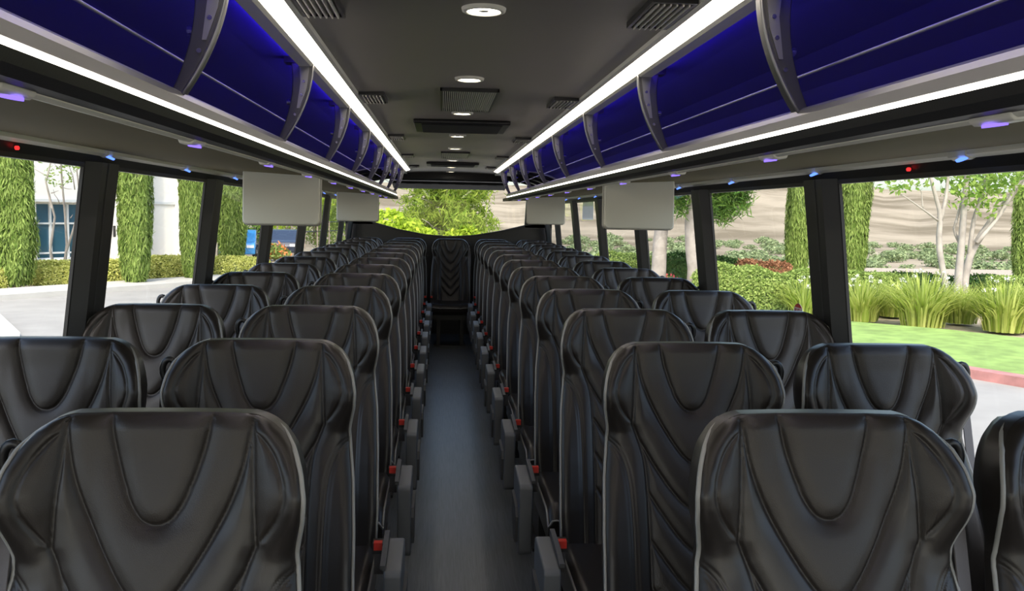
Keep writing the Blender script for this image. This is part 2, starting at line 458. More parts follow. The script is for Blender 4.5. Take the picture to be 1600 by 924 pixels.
    off(MB().prism([(0.398, 1.903), (0.400, 1.893), (0.410, 1.8895), (0.412, 1.903)], Y0, 8.9)).build('inner_rail', CREAM, Ls)
    off(MB().prism([(0.410, 1.8905), (0.448, 1.8770), (0.450, 1.8830), (0.412, 1.897)], Y0, 8.9)).build('diffuser', LED, Ls)
    off(MB().prism([(0.449, 1.876), (0.457, 1.871), (0.489, 1.871), (0.491, 1.874), (0.489, 1.877), (0.482, 1.877), (0.482, 1.897), (0.45, 1.897)], Y0, 8.9)).build('outer_rail', CREAM, Ls)  # flange added to screen the indigo strip; cream stands in for lit metal
    off(MB().prism([(0.412, 1.8975), (0.45, 1.8835), (0.45, 1.905), (0.412, 1.905)], Y0, 8.9)).build('backing', BLACKM, Ls)
    # hoops and cove behind the rack, in the rear corner
    Hc = empty('trim_%d' % (1 if sg < 0 else 2), (sg*0.9, 9.6, 1.7))
    tag(Hc, 'curved cream corner panel with dark hoops behind the %s luggage rack' % side, kind='structure')
    def off2(mb):
        mb = fix(mb, sg); mb.v = [(x-sg*0.9, y-9.6, z-1.7) for x, y, z in mb.v]; return mb
    arc = [(0.64+0.50*math.sin(a), 1.655+0.235*math.cos(a)) for a in np.linspace(0, math.pi/2, 14)]
    arco = [(x*1.02, z+0.012) for x, z in reversed(arc)]
    off2(MB().prism(arc+arco, BE+0.02, YR-0.02)).build('cove_panel', CREAM, Hc)
    for yh in (8.75, 9.35, 9.95, 10.6):
        off2(MB().tube([(x-0.01, yh, z-0.01) for x, z in arc], 0.022, 8)).build('hoop', BLACKM, Hc, True)
    off2(MB().box(0.47, 0.66, 8.9, 9.75, 1.885, 1.91)).build('ceiling_edge', CREAM, Hc)

# ------------------------------------------------------------------ ceiling fittings
ORD = ['first', 'second', 'third', 'fourth', 'fifth', 'sixth', 'seventh', 'eighth', 'ninth', 'tenth', 'eleventh', 'twelfth']
for i, y in enumerate((0.95, 1.945, 2.937, 3.93, 5.09, 6.08, 7.45, 8.55, 9.5)):
    e = empty('ceiling_light', (-0.012, y, CZ+0.012))
    tag(e, ('round recessed ceiling downlight overhead behind the frame' if i == 0 else '%s round recessed ceiling downlight counted from the front' % ORD[i-1]), 'light', 'ceiling downlights')
    k = 28; rr = ((0.048, 0.001), (0.046, -0.007), (0.037, -0.009), (0.035, -0.003))
    v = [(r*math.cos(2*math.pi*j/k), r*math.sin(2*math.pi*j/k), z) for r, z in rr for j in range(k)]
    f = [(a*k+j, a*k+(j+1) % k, (a+1)*k+(j+1) % k, (a+1)*k+j) for a in range(3) for j in range(k)]
    MB().add(v, f).build('trim_ring', CREAM, e, True)
    MB().disc((0, 0), 0.0355, -0.004, -0.001, k).build('lens', DOWNL, e)
    MB().disc((0, 0), 0.012, -0.0065, -0.004, 16).build('lens_cap', CREAM, e)
for sg, side in ((-1, 'left'), (1, 'right')):
    for i, y in enumerate((1.88, 3.41, 5.16, 6.83, 8.4)):
        z0 = CZ+0.012*(1-(0.352/0.47)**2)
        e = empty('ceiling_vent', (sg*0.352, y, z0))
        tag(e, '%s small slatted air vent from the front beside the %s light strip' % (ORD[i], side), 'vent', 'slatted ceiling vents')
        m = MB()
        for a, b, c, d in ((-.045, .045, -.125, -.115), (-.045, .045, .115, .125), (-.045, -.038, -.115, .115), (.038, .045, -.115, .115)):
            m.box(a, b, c, d, -0.012, 0.002)
        m.build('frame', VENTM, e)
        MB().box(-.04, .04, -.118, .118, -0.001, 0.002).build('backing', VENTDARK, e)
        sl = MB().prism([(-.0022, -0.016), (.0006, -0.0165), (.0030, -0.002), (.0012, -0.0015)], -.115, .115).mesh('slat')
        for x in np.linspace(-.031, .031, 6):
            o = obj('slat', sl, GRILLM, e, (float(x), 0, 0))
for i, (y0, y1) in enumerate(((3.17, 3.80), (6.45, 7.08))):
    e = empty('air_grille', (-0.003, (y0+y1)/2, CZ+0.012))
    tag(e, ('large' if i == 0 else 'farther')+' ribbed metal return-air grille in the middle of the ceiling', 'grille')
    hl = (y1-y0)/2
    m = MB()
    for a, b, c, d in ((-.103, .103, -hl, -hl+.012), (-.103, .103, hl-.012, hl), (-.103, -.096, -hl, hl), (.096, .103, -hl, hl)):
        m.box(a, b, c, d, -0.012, 0.002)
    m.build('frame', VENTM, e)
    MB().box(-.1, .1, -hl, hl, -0.001, 0.002).build('backing', VENTDARK, e)
    sl = MB().prism([(-.0018, -0.012), (.0018, -0.012), (.0018, -0.002), (-.0018, -0.002)], -hl+.01, hl-.01).mesh('rib')
    for x in np.linspace(-.092, .092, 26): obj('rib', sl, GRILLM, e, (float(x), 0, 0))
for i, (y0, y1) in enumerate(((4.22, 4.70), (7.75, 8.15))):
    e = empty('roof_hatch', (-0.006, (y0+y1)/2, CZ+0.006))
    tag(e, ('nearer' if i == 0 else 'farther')+' flat black roof hatch panel across the ceiling', 'hatch')
    hl = (y1-y0)/2
    bevel(MB().box(-.226, .226, -hl, hl, -0.016, 0.004).build('hatch_frame', BLACKP, e), 0.006, 2)
    bevel(MB().box(-.19, .19, -hl+.03, hl-.03, -0.020, -0.014).build('hatch_lid', VENTDARK, e), 0.004, 2)

# ------------------------------------------------------------------ fold-down monitors
def monitor(x0, x1, y, ztop, zbot, label):
    cx = (x0+x1)/2; hw = (x1-x0)/2; h = ztop-zbot
    e = empty('monitor', (cx, y, ztop)); tag(e, label, 'monitor', 'fold-down monitors')
    def rr(hw, z0, z1, r, k=5):
        p = [(-hw, z1), (hw, z1)]
        p += [(hw-r+r*math.cos(a), z0+r-r*math.sin(a)) for a in np.linspace(0, math.pi/2, k)]
        p += [(-hw+r-r*math.sin(a), z0+r-r*math.cos(a)) for a in np.linspace(0, math.pi/2, k)]
        return p
    b = bevel(MB().prism(rr(hw, -h, 0.01, 0.018), 0.0, 0.030).build('back_cover', TVMAT, e), 0.006, 3)
    bevel(MB().prism(rr(hw+0.004, -h-0.004, 0.01, 0.02), 0.016, 0.045).build('bezel', TVEDGE, e), 0.004, 2)
    MB().box(-hw+.015, hw-.015, 0.0445, 0.0465, -h+.015, -.015).build('screen', SCREEN, e)
    MB().tube([(-hw+.02, 0.02, 0.005), (hw-.02, 0.02, 0.005)], 0.009, 8).build('hinge', ARMDARK, e, True)
    e.rotation_euler = (math.radians(-4), 0, 0)
monitor(-0.893, -0.588, 3.70, 1.622, 1.420, 'off-white fold-down monitor under the left rack nearest the front')
monitor(0.584, 0.880, 3.74, 1.622, 1.428, 'off-white fold-down monitor under the right rack nearest the front')
monitor(-0.945, -0.610, 7.40, 1.622, 1.400, 'off-white fold-down monitor under the left rack near the rear window')
monitor(0.625, 0.945, 7.60, 1.622, 1.400, 'off-white fold-down monitor under the right rack near the rear window')

# ------------------------------------------------------------------ seats
ZT, TL = 1.178, 0.735
HWT = [(0, .128), (.004, .145), (.010, .159), (.022, .176), (.045, .194), (.075, .206), (.11, .2125), (.145, .210), (.175, .203), (.20, .198), (.235, .201), (.31, .211), (.42, .218), (.60, .222), (.735, .218)]
AT = [(0, .012), (.03, .030), (.07, .048), (.105, .053), (.13, .048), (.155, .034), (.18, .014), (.205, -.006), (.235, -.011), (.28, -.002), (.36, .016), (.46, .030), (.60, .036), (.735, .024)]
def smooth_interp(tab):
    tt = np.linspace(0, TL, 800); y = np.interp(tt, [a for a, b in tab], [b for a, b in tab])
    k = 15; yy = np.pad(y, k, mode='edge'); ker = np.hanning(2*k+1); ker /= ker.sum()
    ys = np.convolve(yy, ker, 'valid')
    wgt = np.clip((tt-0.01)/0.04, 0, 1); ys = y*(1-wgt)+ys*wgt
    return lambda q: np.interp(q, tt, ys)
hwf = smooth_interp(HWT); af = smooth_interp(AT)
YC = smooth_interp([(0, 0), (.06, -.008), (.15, -.030), (.25, -.062), (.40, -.112), (.55, -.160), (.735, -.205)])
SEAMS = {
 'U': [(.072, 0), (.068, .03), (.058, .07), (.046, .105), (.036, .130), (.022, .149), (.009, .1555), (0, .156)],
 'V1': [(.133, 0), (.129, .04), (.121, .08), (.105, .125), (.082, .172), (.055, .218), (.031, .252), (.014, .267), (.005, .270), (0, .270)],
 'leaf_in': [(.133, .012), (.135, .06), (.140, .12), (.143, .185)],
 'leaf_out': [(.133, .02), (.155, .038), (.175, .066), (.186, .10), (.183, .125), (.168, .155), (.143, .185)],
 'torso': [(.143, .185), (.131, .215), (.120, .25), (.114, .30), (.112, .40), (.112, .735)],
 'bol': [(.205, .222), (.182, .236), (.164, .27), (.155, .32), (.152, .42), (.152, .60), (.150, .735)],
 'V2': [(.128, .222), (.100, .27), (.066, .322), (.033, .360), (.013, .374), (0, .376)],
 'V3': [(.113, .335), (.080, .385), (.045, .432), (.020, .457), (.008, .465), (0, .466)],
 'V4': [(.112, .435), (.080, .48), (.045, .525), (.020, .548), (.008, .556), (0, .557)],
 'V5': [(.112, .535), (.080, .58), (.045, .622), (.020, .644), (.008, .652), (0, .653)],
}
def dens(p, step=.002):
    p = np.array(p, float)
    # smooth the polyline with a couple of Chaikin passes
    for _ in range(3):
        q = [p[0]]
        for a, b in zip(p[:-1], p[1:]): q += [a*.75+b*.25, a*.25+b*.75]
        q.append(p[-1]); p = np.array(q)
    out = []
    for a, b in zip(p[:-1], p[1:]):
        n = max(1, int(np.linalg.norm(b-a)/step)); out += [a+(b-a)*i/n for i in range(n)]
    out.append(p[-1]); return np.array(out)
DS = {k: dens(v) for k, v in SEAMS.items()}

def make_backrest():
    tv = np.concatenate([np.linspace(0, .004, 4)[:-1], np.linspace(.004, .03, 11)[:-1], np.linspace(.03, .30, 88)[:-1], np.linspace(.30, TL, 84)])
    ns = 141
    sv = np.linspace(-1, 1, ns)
    sv = np.sign(sv)*(np.abs(sv)**0.95)
    T, Sg = np.meshgrid(tv, sv, indexing='ij')
    HW = hwf(T); X = Sg*HW
    ax = np.abs(X)
    pts = np.stack([ax.ravel(), T.ravel()], 1)
    depth = np.zeros(len(pts))
    for k, P in DS.items():
        d = np.full(len(pts), 9.0)
        for c in range(0, len(pts), 4000):
            d[c:c+4000] = np.sqrt(((pts[c:c+4000, None, :]-P[None])**2).sum(-1)).min(1)
        if k in ('bol',): g = .0034*np.exp(-(d/.0032)**2)+.0012*np.exp(-(d/.010)**2)+.0016*np.exp(-((d-.008)/.0025)**2)
        elif k == 'leaf_out': g = .0040*np.exp(-(d/.0035)**2)+.003*np.exp(-(d/.012)**2)
        else: g = .0055*np.exp(-(d/.0034)**2)+.0062*np.exp(-(d/.014)**2)
        depth = np.maximum(depth, g)
    depth = depth.reshape(T.shape)
    q = np.clip((ax-.085)/.125, 0, 1.15)
    Y = YC(T) - af(T)*q**1.5
    Y = Y - 0.012*np.cos(np.clip(ax/.13, 0, 1)*math.pi/2)*np.clip(T/.2, 0, 1)*0.6      # padded middle
    Y = Y + depth*np.clip(T/.010+.15, 0, 1)
    r = .030
    d1 = HW-ax; d2 = T*1.25; kk = .014; hh = np.clip(.5+.5*(d2-d1)/kk, 0, 1); dd = np.clip(d2*(1-hh)+d1*hh-kk*hh*(1-hh), 0, None)
    e = np.clip(1-dd/r, 0, 1)
    Y = Y + r*.85*(1-np.sqrt(1-e**2*.98))
    Z = ZT - T - .004*(X/.2)**2*np.exp(-T/.05)
    V = np.stack([X, Y, Z], -1)
    nt_, ns_ = T.shape
    idx = np.arange(nt_*ns_).reshape(nt_, ns_)
    quads = np.stack([idx[:-1, :-1], idx[1:, :-1], idx[1:, 1:], idx[:-1, 1:]], -1).reshape(-1, 4)
    cx = .25*(X[:-1, :-1]+X[1:, :-1]+X[1:, 1:]+X[:-1, 1:]).ravel(); ct = .25*(T[:-1, :-1]+T[1:, :-1]+T[1:, 1:]+T[:-1, 1:]).ravel()
    cax = np.abs(cx)
    def tcurve(k):      # t of a V-shaped seam as a function of |x|
        P = DS[k][np.argsort(DS[k][:, 0])]
        return np.where(cax <= P[:, 0].max(), np.interp(cax, P[:, 0], P[:, 1]), -1)
    def xcurve(k):
        P = DS[k][np.argsort(DS[k][:, 1])]
        return np.interp(ct, P[:, 1], P[:, 0])
    reg = np.zeros(len(quads), int)
    tor = (ct > .185) & (cax < xcurve('torso'))
    vs = [tcurve(k) for k in ('V2', 'V3', 'V4', 'V5')]
    v1 = tcurve('V1'); uu = tcurve('U')
    inV1 = (ct < v1) & (cax < .133)
    inU = (ct < uu) & (cax < .072)
    torso_all = tor & ~inV1
    lvl = np.zeros(len(quads), int)
    for v_ in vs: lvl += (ct > np.where(v_ < 0, 9, v_)).astype(int)
    lvl = np.where((cax > .112) & (ct > .3), 0, lvl)
    for n in range(1, 5): reg[torso_all & (lvl == n)] = 2+n      # 3..6 chevrons
    reg[inV1] = 2
    reg[inU] = 1
    leaf = (ct > .015) & (ct < .185) & (cax > xcurve('leaf_in')) & (cax < xcurve('leaf_out'))
    reg[leaf & (cx < 0)] = 7; reg[leaf & (cx > 0)] = 8
    bol = (ct > .222) & (cax > xcurve('bol'))
    reg[bol & (cx < 0)] = 9; reg[bol & (cx > 0)] = 10
    VV = V.reshape(-1, 3)
    du = np.gradient(V, axis=1); dv = np.gradient(V, axis=0)
    NN = np.cross(du, dv); NN /= np.linalg.norm(NN, axis=-1)[..., None]+1e-12
    NN = np.where((NN[..., 1] > 0)[..., None], -NN, NN).reshape(-1, 3)
    out = {}
    for n in range(11):
        fs = quads[reg == n]
        used = np.unique(fs); mp = -np.ones(len(VV), int); mp[used] = np.arange(len(used))
        out[n] = (VV[used], mp[fs], NN[used])
    # sides and back of the main body
    ring = np.concatenate([idx[::-1, 0], idx[0, 1:-1], idx[:, -1]])
    front = VV[ring]
    tr = T.ravel()[ring]
    ybk = YC(tr)+.085
    hd = np.clip(1-tr/.22, 0, 1)
    mid = front.copy(); mid[:, 0] *= 1.006; mid[:, 1] = front[:, 1]*.55+ybk*.45; mid[:, 2] -= 0.0
    bk = front.copy(); bk[:, 0] *= (.955-.05*hd); bk[:, 1] = ybk-.012; bk[:, 2] = np.minimum(front[:, 2], ZT-.016)
    b2 = front.copy(); b2[:, 0] *= (.90-.06*hd); b2[:, 1] = ybk; b2[:, 2] = np.minimum(front[:, 2], ZT-.035)
    v0, f0, _n0 = out[0]
    n = len(ring)
    SV = np.concatenate([front, mid, bk, b2]); SF = []
    for l in range(3):
        for i in range(n-1):
            a = l*n+i; SF.append((a+1, a, a+n, a+n+1))
    # back face: join mirrored ring vertices
    nt2 = nt_
    for i in range(nt2-1):
        a = 3*n+i; b = 3*n+i+1; c = 3*n+n-1-i-1; d = 3*n+n-1-i
        SF.append((b, a, d, c))
    capt = list(range(3*n+nt2-1, 3*n+n-nt2+1)); SF.append(tuple(capt))
    return out, (SV, SF), front

OUT, SIDE, RING = make_backrest()
def nm(name, vf, smooth=True):
    me = mesh(name, vf[0], vf[1], smooth)
    me.normals_split_custom_set_from_vertices([tuple(map(float, q)) for q in vf[2]])
    return me
ME = {}
v0, f0, n0_ = OUT[0]
sv0 = np.concatenate([v0, SIDE[0]]); sf0 = [tuple(q) for q in f0]+[tuple(np.array(q)+len(v0)) for q in SIDE[1]]
ME['backrest'] = mesh('backrest', sv0, sf0, True)
_vn = np.array([tuple(q.vector) for q in ME['backrest'].vertex_normals]); _vn[:len(v0)] = n0_
ME['backrest'].normals_split_custom_set_from_vertices([tuple(map(float, q)) for q in _vn])
PN = {1: 'head_insert', 2: 'neck_panel', 3: 'chevron_panel', 4: 'chevron_panel', 5: 'chevron_panel', 6: 'chevron_panel', 7: 'wing_panel', 8: 'wing_panel', 9: 'bolster_panel', 10: 'bolster_panel'}
for n in range(1, 11): ME['p%d' % n] = nm(PN[n], OUT[n])
pr = RING[::2].copy(); pr[:, 0] *= 1.004; tq = np.clip(1-(ZT-pr[:, 2])/.05, 0, 1); pr[:, 1] += .026*tq; pr[:, 2] -= .007*tq
ME['piping'] = MB().tube(pr, .0042, 6).mesh('piping', True)
# cushion
def cushion():
    nx, ny = 33, 41
    v = []; f = []
    for j, b in enumerate(np.linspace(0, 1, ny)):
        for i, a in enumerate(np.linspace(-1, 1, nx)):
            x = a*.218; y = -.165-.475*b
            z = .478-.012*math.cos(a*math.pi/2)*math.sin(b*math.pi) + .012*abs(a)**3
            e = max(abs(a)-.9, 0)/.1; z -= .028*e**2
            e2 = max(b-.85, 0)/.15; z -= .045*e2**2
            for s in (-.112, .112): z -= .007*math.exp(-((x-s)/.006)**2)
            z -= .006*math.exp(-((b-.5)/.02)**2) if abs(x) < .112 else 0
            v.append((x, y, z))
    for j in range(ny-1):
        for i in range(nx-1):
            a = j*nx+i; f.append((a, a+nx, a+nx+1, a+1))
    top = MB().add(v, f)
    # skirt
    ring = [i for i in range(nx)]+[j*nx+nx-1 for j in range(1, ny)]+[(ny-1)*nx+i for i in range(nx-2, -1, -1)]+[j*nx for j in range(ny-2, 0, -1)]
    base = [(v[i][0]*1.01, v[i][1], .36) for i in ring]
    n = len(ring)
    n0 = len(top.v); top.add([v[i] for i in ring]+base, [])
    for i in range(n):
        k = (i+1) % n; top.f.append((n0+i, n0+k, n0+n+k, n0+n+i))
    top.f.append(tuple(n0+n+i for i in range(n)))
    pipe = [(v[i][0]*1.012, v[i][1]-(.003 if v[i][1] < -.6 else 0), v[i][2]-.002) for i in ring]
    return top, MB().tube(pipe, .004, 6, True)
cu, cp = cushion()
ME['cushion'] = cu.mesh('cushion', True); ME['cushion_piping'] = cp.mesh('cushion_piping', True)
bs = MB()
bs.box(-.19, .19, -.58, -.20, .30, .365)
for x in (-.15, .11): bs.box(x, x+.04, -.50, -.24, .012, .31)
bs.box(-.18, .17, -.55, -.2, 0, .014)
ME['seat_frame'] = bs.mesh('seat_frame')
# aisle armrest (towards +x): slab with rounded lower cover
ar = [(-.285, .532), (-.500, .522), (-.512, .510), (-.512, .285), (-.495, .262), (-.40, .262), (-.35, .33), (-.275, .38), (-.262, .50), (-.27, .528)]
ME['armrest'] = MB().prism(ar, -.024, .024, 'x').mesh('armrest')
ME['arm_cover'] = MB().prism([(-.300, .44), (-.47, .43), (-.49, .40), (-.47, .30), (-.40, .29), (-.33, .36)], .022, .034, 'x').mesh('arm_cover')
ME['arm_pad'] = MB().prism([(-.272, .530), (-.272, .552), (-.40, .548), (-.50, .535), (-.50, .524)], -.034, -.020, 'x').mesh('arm_pad')
bk = MB().box(-.016, .016, -.022, .022, 0, .030)
ME['buckle'] = bk.mesh('buckle')
ME['buckle_button'] = MB().box(-.012, .012, -.026, -.004, .012, .034).mesh('buckle_button')
ME['buckle_strap'] = MB().box(-.013, .013, .004, .012, -.07, .01).mesh('buckle_strap')
# shoulder belt guide (loop) and strap, on the outer side (towards +x)
lp = [(.220+.016*math.cos(a)-.004, .020, 1.105+.026*math.sin(a)) for a in np.linspace(-1.2, math.pi*1.05, 14)]
ME['belt_guide'] = MB().tube(lp, .0075, 8).mesh('belt_guide', True)
ME['belt_bracket'] = MB().box(.185, .234, .012, .040, 1.065, 1.085).mesh('belt_bracket')
sb = MB()
line = [(.218, .016, 1.105), (.221, .000, 1.02), (.223, -.040, .88), (.224, -.085, .73), (.224, -.130, .58), (.224, -.170, .47)]
v = []
for x, y, z in line: v += [(x-.016, y-.013, z-.003), (x+.017, y+.011, z+.003), (x+.016, y+.013, z+.003), (x-.017, y-.011, z-.003)]
fq = []
for i in range(len(line)-1):
    for j in range(4): fq.append((4*i+j, 4*i+(j+1) % 4, 4*i+4+(j+1) % 4, 4*i+4+j))
ME['shoulder_belt'] = MB().add(v, fq).mesh('shoulder_belt')

def mirrored(me):
    m2 = me.copy(); bm = bmesh.new(); bm.from_mesh(m2)
    for q in bm.verts: q.co.x *= -1
    bmesh.ops.reverse_faces(bm, faces=bm.faces); bm.to_mesh(m2); bm.free(); m2.update(); return m2
for k in ('belt_guide', 'belt_bracket', 'shoulder_belt', 'arm_cover', 'arm_pad'): ME[k+'_m'] = mirrored(ME[k])

def make_seat(outer, aisle):
    """outer = +1/-1: side with the shoulder belt; aisle = with aisle armrest on the other side"""
    e = empty('coach_seat')
    b = obj('backrest', ME['backrest'], LEATHER, e)
    for n in range(1, 11): obj(PN[n], ME['p%d' % n], LEATHER2 if n in (1, 2, 3, 4, 5, 6, 7, 8) else LEATHER, e)
    obj('piping', ME['piping'], PIPING, e)
    c = obj('cushion', ME['cushion'], LEATHER, e); obj('cushion_piping', ME['cushion_piping'], PIPING, c)
    obj('seat_frame', ME['seat_frame'], BLACKP, e)
    s = '' if outer > 0 else '_m'
    g = obj('belt_guide', ME['belt_guide'+s], BLACKP, e); obj('belt_bracket', ME['belt_bracket'+s], BLACKP, g)
    obj('shoulder_belt', ME['shoulder_belt'+s], BELT, e)
    k = obj('belt_buckle', ME['buckle'], BLACKP, e, (-outer*(.236 if aisle else .212), -.315, .505))
    obj('buckle_button', ME['buckle_button'], REDP, k); obj('buckle_strap', ME['buckle_strap'], BELT, k)
    if aisle:
        a = obj('armrest', ME['armrest'], ARMGREY, e, (-outer*.286, 0, 0)); bevel(a, .006, 2) if not a.modifiers else None
        s2 = '_m' if outer > 0 else ''
        obj('arm_cover', ME['arm_cover'+s2], ARMDARK, a); obj('arm_pad', ME['arm_pad'+s2], ARMDARK, a)
    return e
PROTO = {}
def seat(x, row, outer, aisle, label, yrow=None):
    key = (outer, aisle)
    if key in PROTO: o = copy_tree(PROTO[key])
    else: o = PROTO[key] = make_seat(outer, aisle)
    o.location = (x, 1.322+.76*(row-1) if yrow is None else yrow, 0)
    tag(o, label, 'seat', 'black leather coach seats')
XA, XW = .501, .975
ROWN = ['front', 'second', 'third', 'fourth', 'fifth', 'sixth', 'seventh', 'eighth', 'ninth', 'tenth', 'eleventh', 'twelfth']
for row in range(1, 13):
    for sg, side in ((-1, 'left'), (1, 'right')):
        rn = ROWN[row-1]
        seat(sg*XA, row, sg, True, 'black leather seat beside the aisle, left of it, in the %s row' % rn if sg < 0 else 'black leather seat beside the aisle, right of it, in the %s row' % rn)
        seat(sg*XW, row, sg, False, 'black leather seat next to the %s window in the %s row' % (side, rn))
for x, lab in ((-XW, 'rear bench seat in the left corner by the window'), (-XA+.02, 'rear bench seat just left of the middle one'), (0.012, 'rear bench seat facing straight down the aisle'), (XA-.0, 'rear bench seat just right of the middle one'), (XW, 'rear bench seat in the right corner by the window')):
    seat(x, 13, 1 if x >= 0 else -1, False, 'black leather '+lab, 10.46)

# ------------------------------------------------------------------ stickers on the glass
def wall_hit(px, py):
    d = ray(px, py); t = 1.0/abs(d[0])
    for _ in range(60):
        P = CAM+t*d; t = .5*t+.5*(math.copysign(wallx(P[2])+.004, d[0])-CAM[0])/d[0]
    return CAM+t*d
P = wall_hit(1247, 494)
e = empty('push_sticker', P); tag(e, 'round red and white PUSH sticker on the right window', 'sticker')
e.rotation_euler = (math.radians(90), 0, math.radians(-90))
WHITEP = mat('sticker_white', (0.8, 0.8, 0.8), 0.5); REDS = mat('sticker_red', (0.6, 0.05, 0.05), 0.5)
MB().disc((0, 0), .046, 0, .001, 28).build('sticker_disc', WHITEP, e)
cap = [(.0455*math.cos(a), .0455*math.sin(a)) for a in np.linspace(math.radians(42), math.radians(138), 12)]
MB().prism(cap, .001, .0016, 'z').build('sticker_band', REDS, e)
fc = bpy.data.curves.new('push_text', 'FONT'); fc.body = 'PUSH'; fc.size = .026; fc.align_x = 'CENTER'; fc.align_y = 'CENTER'; fc.extrude = .0003
to = bpy.data.objects.new('t_', fc); COL.objects.link(to)
bpy.context.view_layer.update()
tm = bpy.data.meshes.new_from_object(to.evaluated_get(bpy.context.evaluated_depsgraph_get()))
bpy.data.objects.remove(to); tm.name = 'sticker_text'
obj('sticker_text', tm, REDS, e, (0, .0165, .0019))
P = wall_hit(918, 328)
m = MB(); 
e = empty('window_notice', P); tag(e, 'pale striped paper notice stuck high on the far right window', 'notice')
PAPER = leafmat('notice_paper', (0.86, 0.86, 0.84), (0.86, 0.86, 0.84), trans=0.7)
MB().box(-.002, 0, -.30, .26, -.085, .085).build('paper', PAPER, e)
PALE = leafmat('notice_ink', (0.55, 0.55, 0.58), (0.55, 0.55, 0.58), trans=0.6)
for k in range(7): MB().box(-.003, -.002, -.27+.08*k, -.25+.08*k, -.07, .07).build('stripe', PALE, e)

# ================================================================== outside
ASPH = mat('asphalt', (0.335, 0.315, 0.285), 0.9, vary=0.10, vscale=1.2, bump=0.3, bscale=40)
CONC = mat('concrete', (0.50, 0.475, 0.43), 0.85, vary=0.06, vscale=2, bump=0.2, bscale=30)
LAWN = mat('lawn_grass', (0.24, 0.35, 0.085), 0.9, vary=0.25, vscale=3, bump=0.6, bscale=60)
MULCH = mat('mulch', (0.42, 0.34, 0.25), 0.95, vary=0.25, vscale=6, bump=0.5, bscale=30)
REDC = mat('red_curb', (0.42, 0.19, 0.17), 0.7, vary=0.3, vscale=3)
STUCCO = mat('stucco', (0.80, 0.78, 0.74), 0.9, bump=0.2, bscale=80)
BLDGLASS = mat('building_glass', (0.03, 0.10, 0.16), 0.08, spec=0.8)
MULL = mat('mullion', (0.62, 0.64, 0.65), 0.5)
BARK = mat('grey_bark', (0.36, 0.32, 0.28), 0.9, vary=0.25, vscale=3, bump=0.4, bscale=20)
BARK2 = mat('brown_bark', (0.34, 0.27, 0.21), 0.95, vary=0.4, vscale=4, bump=0.6, bscale=12)
CYP = leafmat('cypress_leaf', (0.10, 0.17, 0.03), (0.36, 0.46, 0.13), trans=0.3)
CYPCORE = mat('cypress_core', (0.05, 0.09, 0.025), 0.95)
HEDGE = leafmat('hedge_leaf', (0.16, 0.25, 0.05), (0.46, 0.55, 0.17), trans=0.3)
HEDGEY = leafmat('yellow_hedge_leaf', (0.34, 0.38, 0.07), (0.78, 0.76, 0.26), trans=0.3)
HEDGER = leafmat('red_hedge_leaf', (0.20, 0.10, 0.05), (0.50, 0.25, 0.14), trans=0.25)
HEDGED = leafmat('dark_hedge_leaf', (0.035, 0.075, 0.025), (0.10, 0.18, 0.05), trans=0.2)
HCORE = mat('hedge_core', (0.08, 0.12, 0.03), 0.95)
BLADE = leafmat('blade_leaf', (0.26, 0.36, 0.05), (0.66, 0.70, 0.22), trans=0.45)
FLOWER = mat('white_flower', (0.8, 0.8, 0.72), 0.8)
PINKF = mat('red_flower', (0.75, 0.10, 0.12), 0.8)
ORANGEF = mat('orange_flower', (0.80, 0.25, 0.07), 0.8)
CREPE = leafmat('tree_leaf', (0.16, 0.30, 0.05), (0.42, 0.55, 0.14), trans=0.5)
PINEL = leafmat('pine_needle', (0.14, 0.24, 0.03), (0.44, 0.52, 0.10), trans=0.45)
PINED = leafmat('pine_needle_deep', (0.06, 0.15, 0.03), (0.20, 0.32, 0.07), trans=0.35)
BRIGHT = leafmat('bright_leaf', (0.26, 0.40, 0.03), (0.58, 0.68, 0.08), trans=0.45)
VALLEY = leafmat('valley_leaf', (0.17, 0.23, 0.11), (0.36, 0.42, 0.22), trans=0.2)  # distance haze is mixed into this paler leaf colour

def hillmat():
    m, t, b = nmat('dry_hill')
    tc = t.nodes.new('ShaderNodeTexCoord')
    n = t.nodes.new('ShaderNodeTexNoise'); n.inputs['Scale'].default_value = 0.012; n.inputs['Detail'].default_value = 9; n.inputs['Roughness'].default_value = 0.6
    r = t.nodes.new('ShaderNodeValToRGB')
    r.color_ramp.elements[0].position = 0.40; r.color_ramp.elements[0].color = (0.20, 0.165, 0.115, 1)
    r.color_ramp.elements[1].position = 0.60; r.color_ramp.elements[1].color = (0.38, 0.32, 0.235, 1)
    t.links.new(tc.outputs['Object'], n.inputs[0]); t.links.new(n.outputs[0], r.inputs[0]); t.links.new(r.outputs[0], b.inputs['Base Color'])
    b.inputs['Roughness'].default_value = 1.0; b.inputs['Specular IOR Level'].default_value = 0.0
    return m
HILL = hillmat()
# terrain: level near the bus, falling to a valley floor, then dry hills
naz, az0, az1 = 260, -1.0, 1.25
rads = np.concatenate([np.linspace(38, 120, 22), np.linspace(130, 420, 24), np.linspace(440, 1500, 60)])
rng = np.random.default_rng(3)
ph = rng.uniform(0, 6.28, (12,)); 
v = []; f = []
for r in rads:
    for a in np.linspace(az0, az1, naz):
        ridge = np.interp(a, [-1, -0.3, 0.0, .10, .25, .34, .41, .47, .60, .9, 1.25], [.03, .03, .032, .032, .042, .052, .047, .033, .029, .03, .03])
        z = np.interp(r, [38, 50, 110, 400], [-1.05, -1.6, -7.5, -8.5])
        if r > 400:
            q = (r-400)/700.0
            prof = min(q, 1.0)**1.15 if q < 1 else 1.0-(q-1)*.15
            g = sum(math.sin(a*(k+1)*15+r*.0035*(1+.3*k)*(-1)**k+ph[k])/(k+1)**.7 for k in range(9))*.075
            z = -8.5+(ridge*1100+10)*prof*(1+g*1.1*(1.15-prof))
        v.append((r*math.sin(a), r*math.cos(a), z))
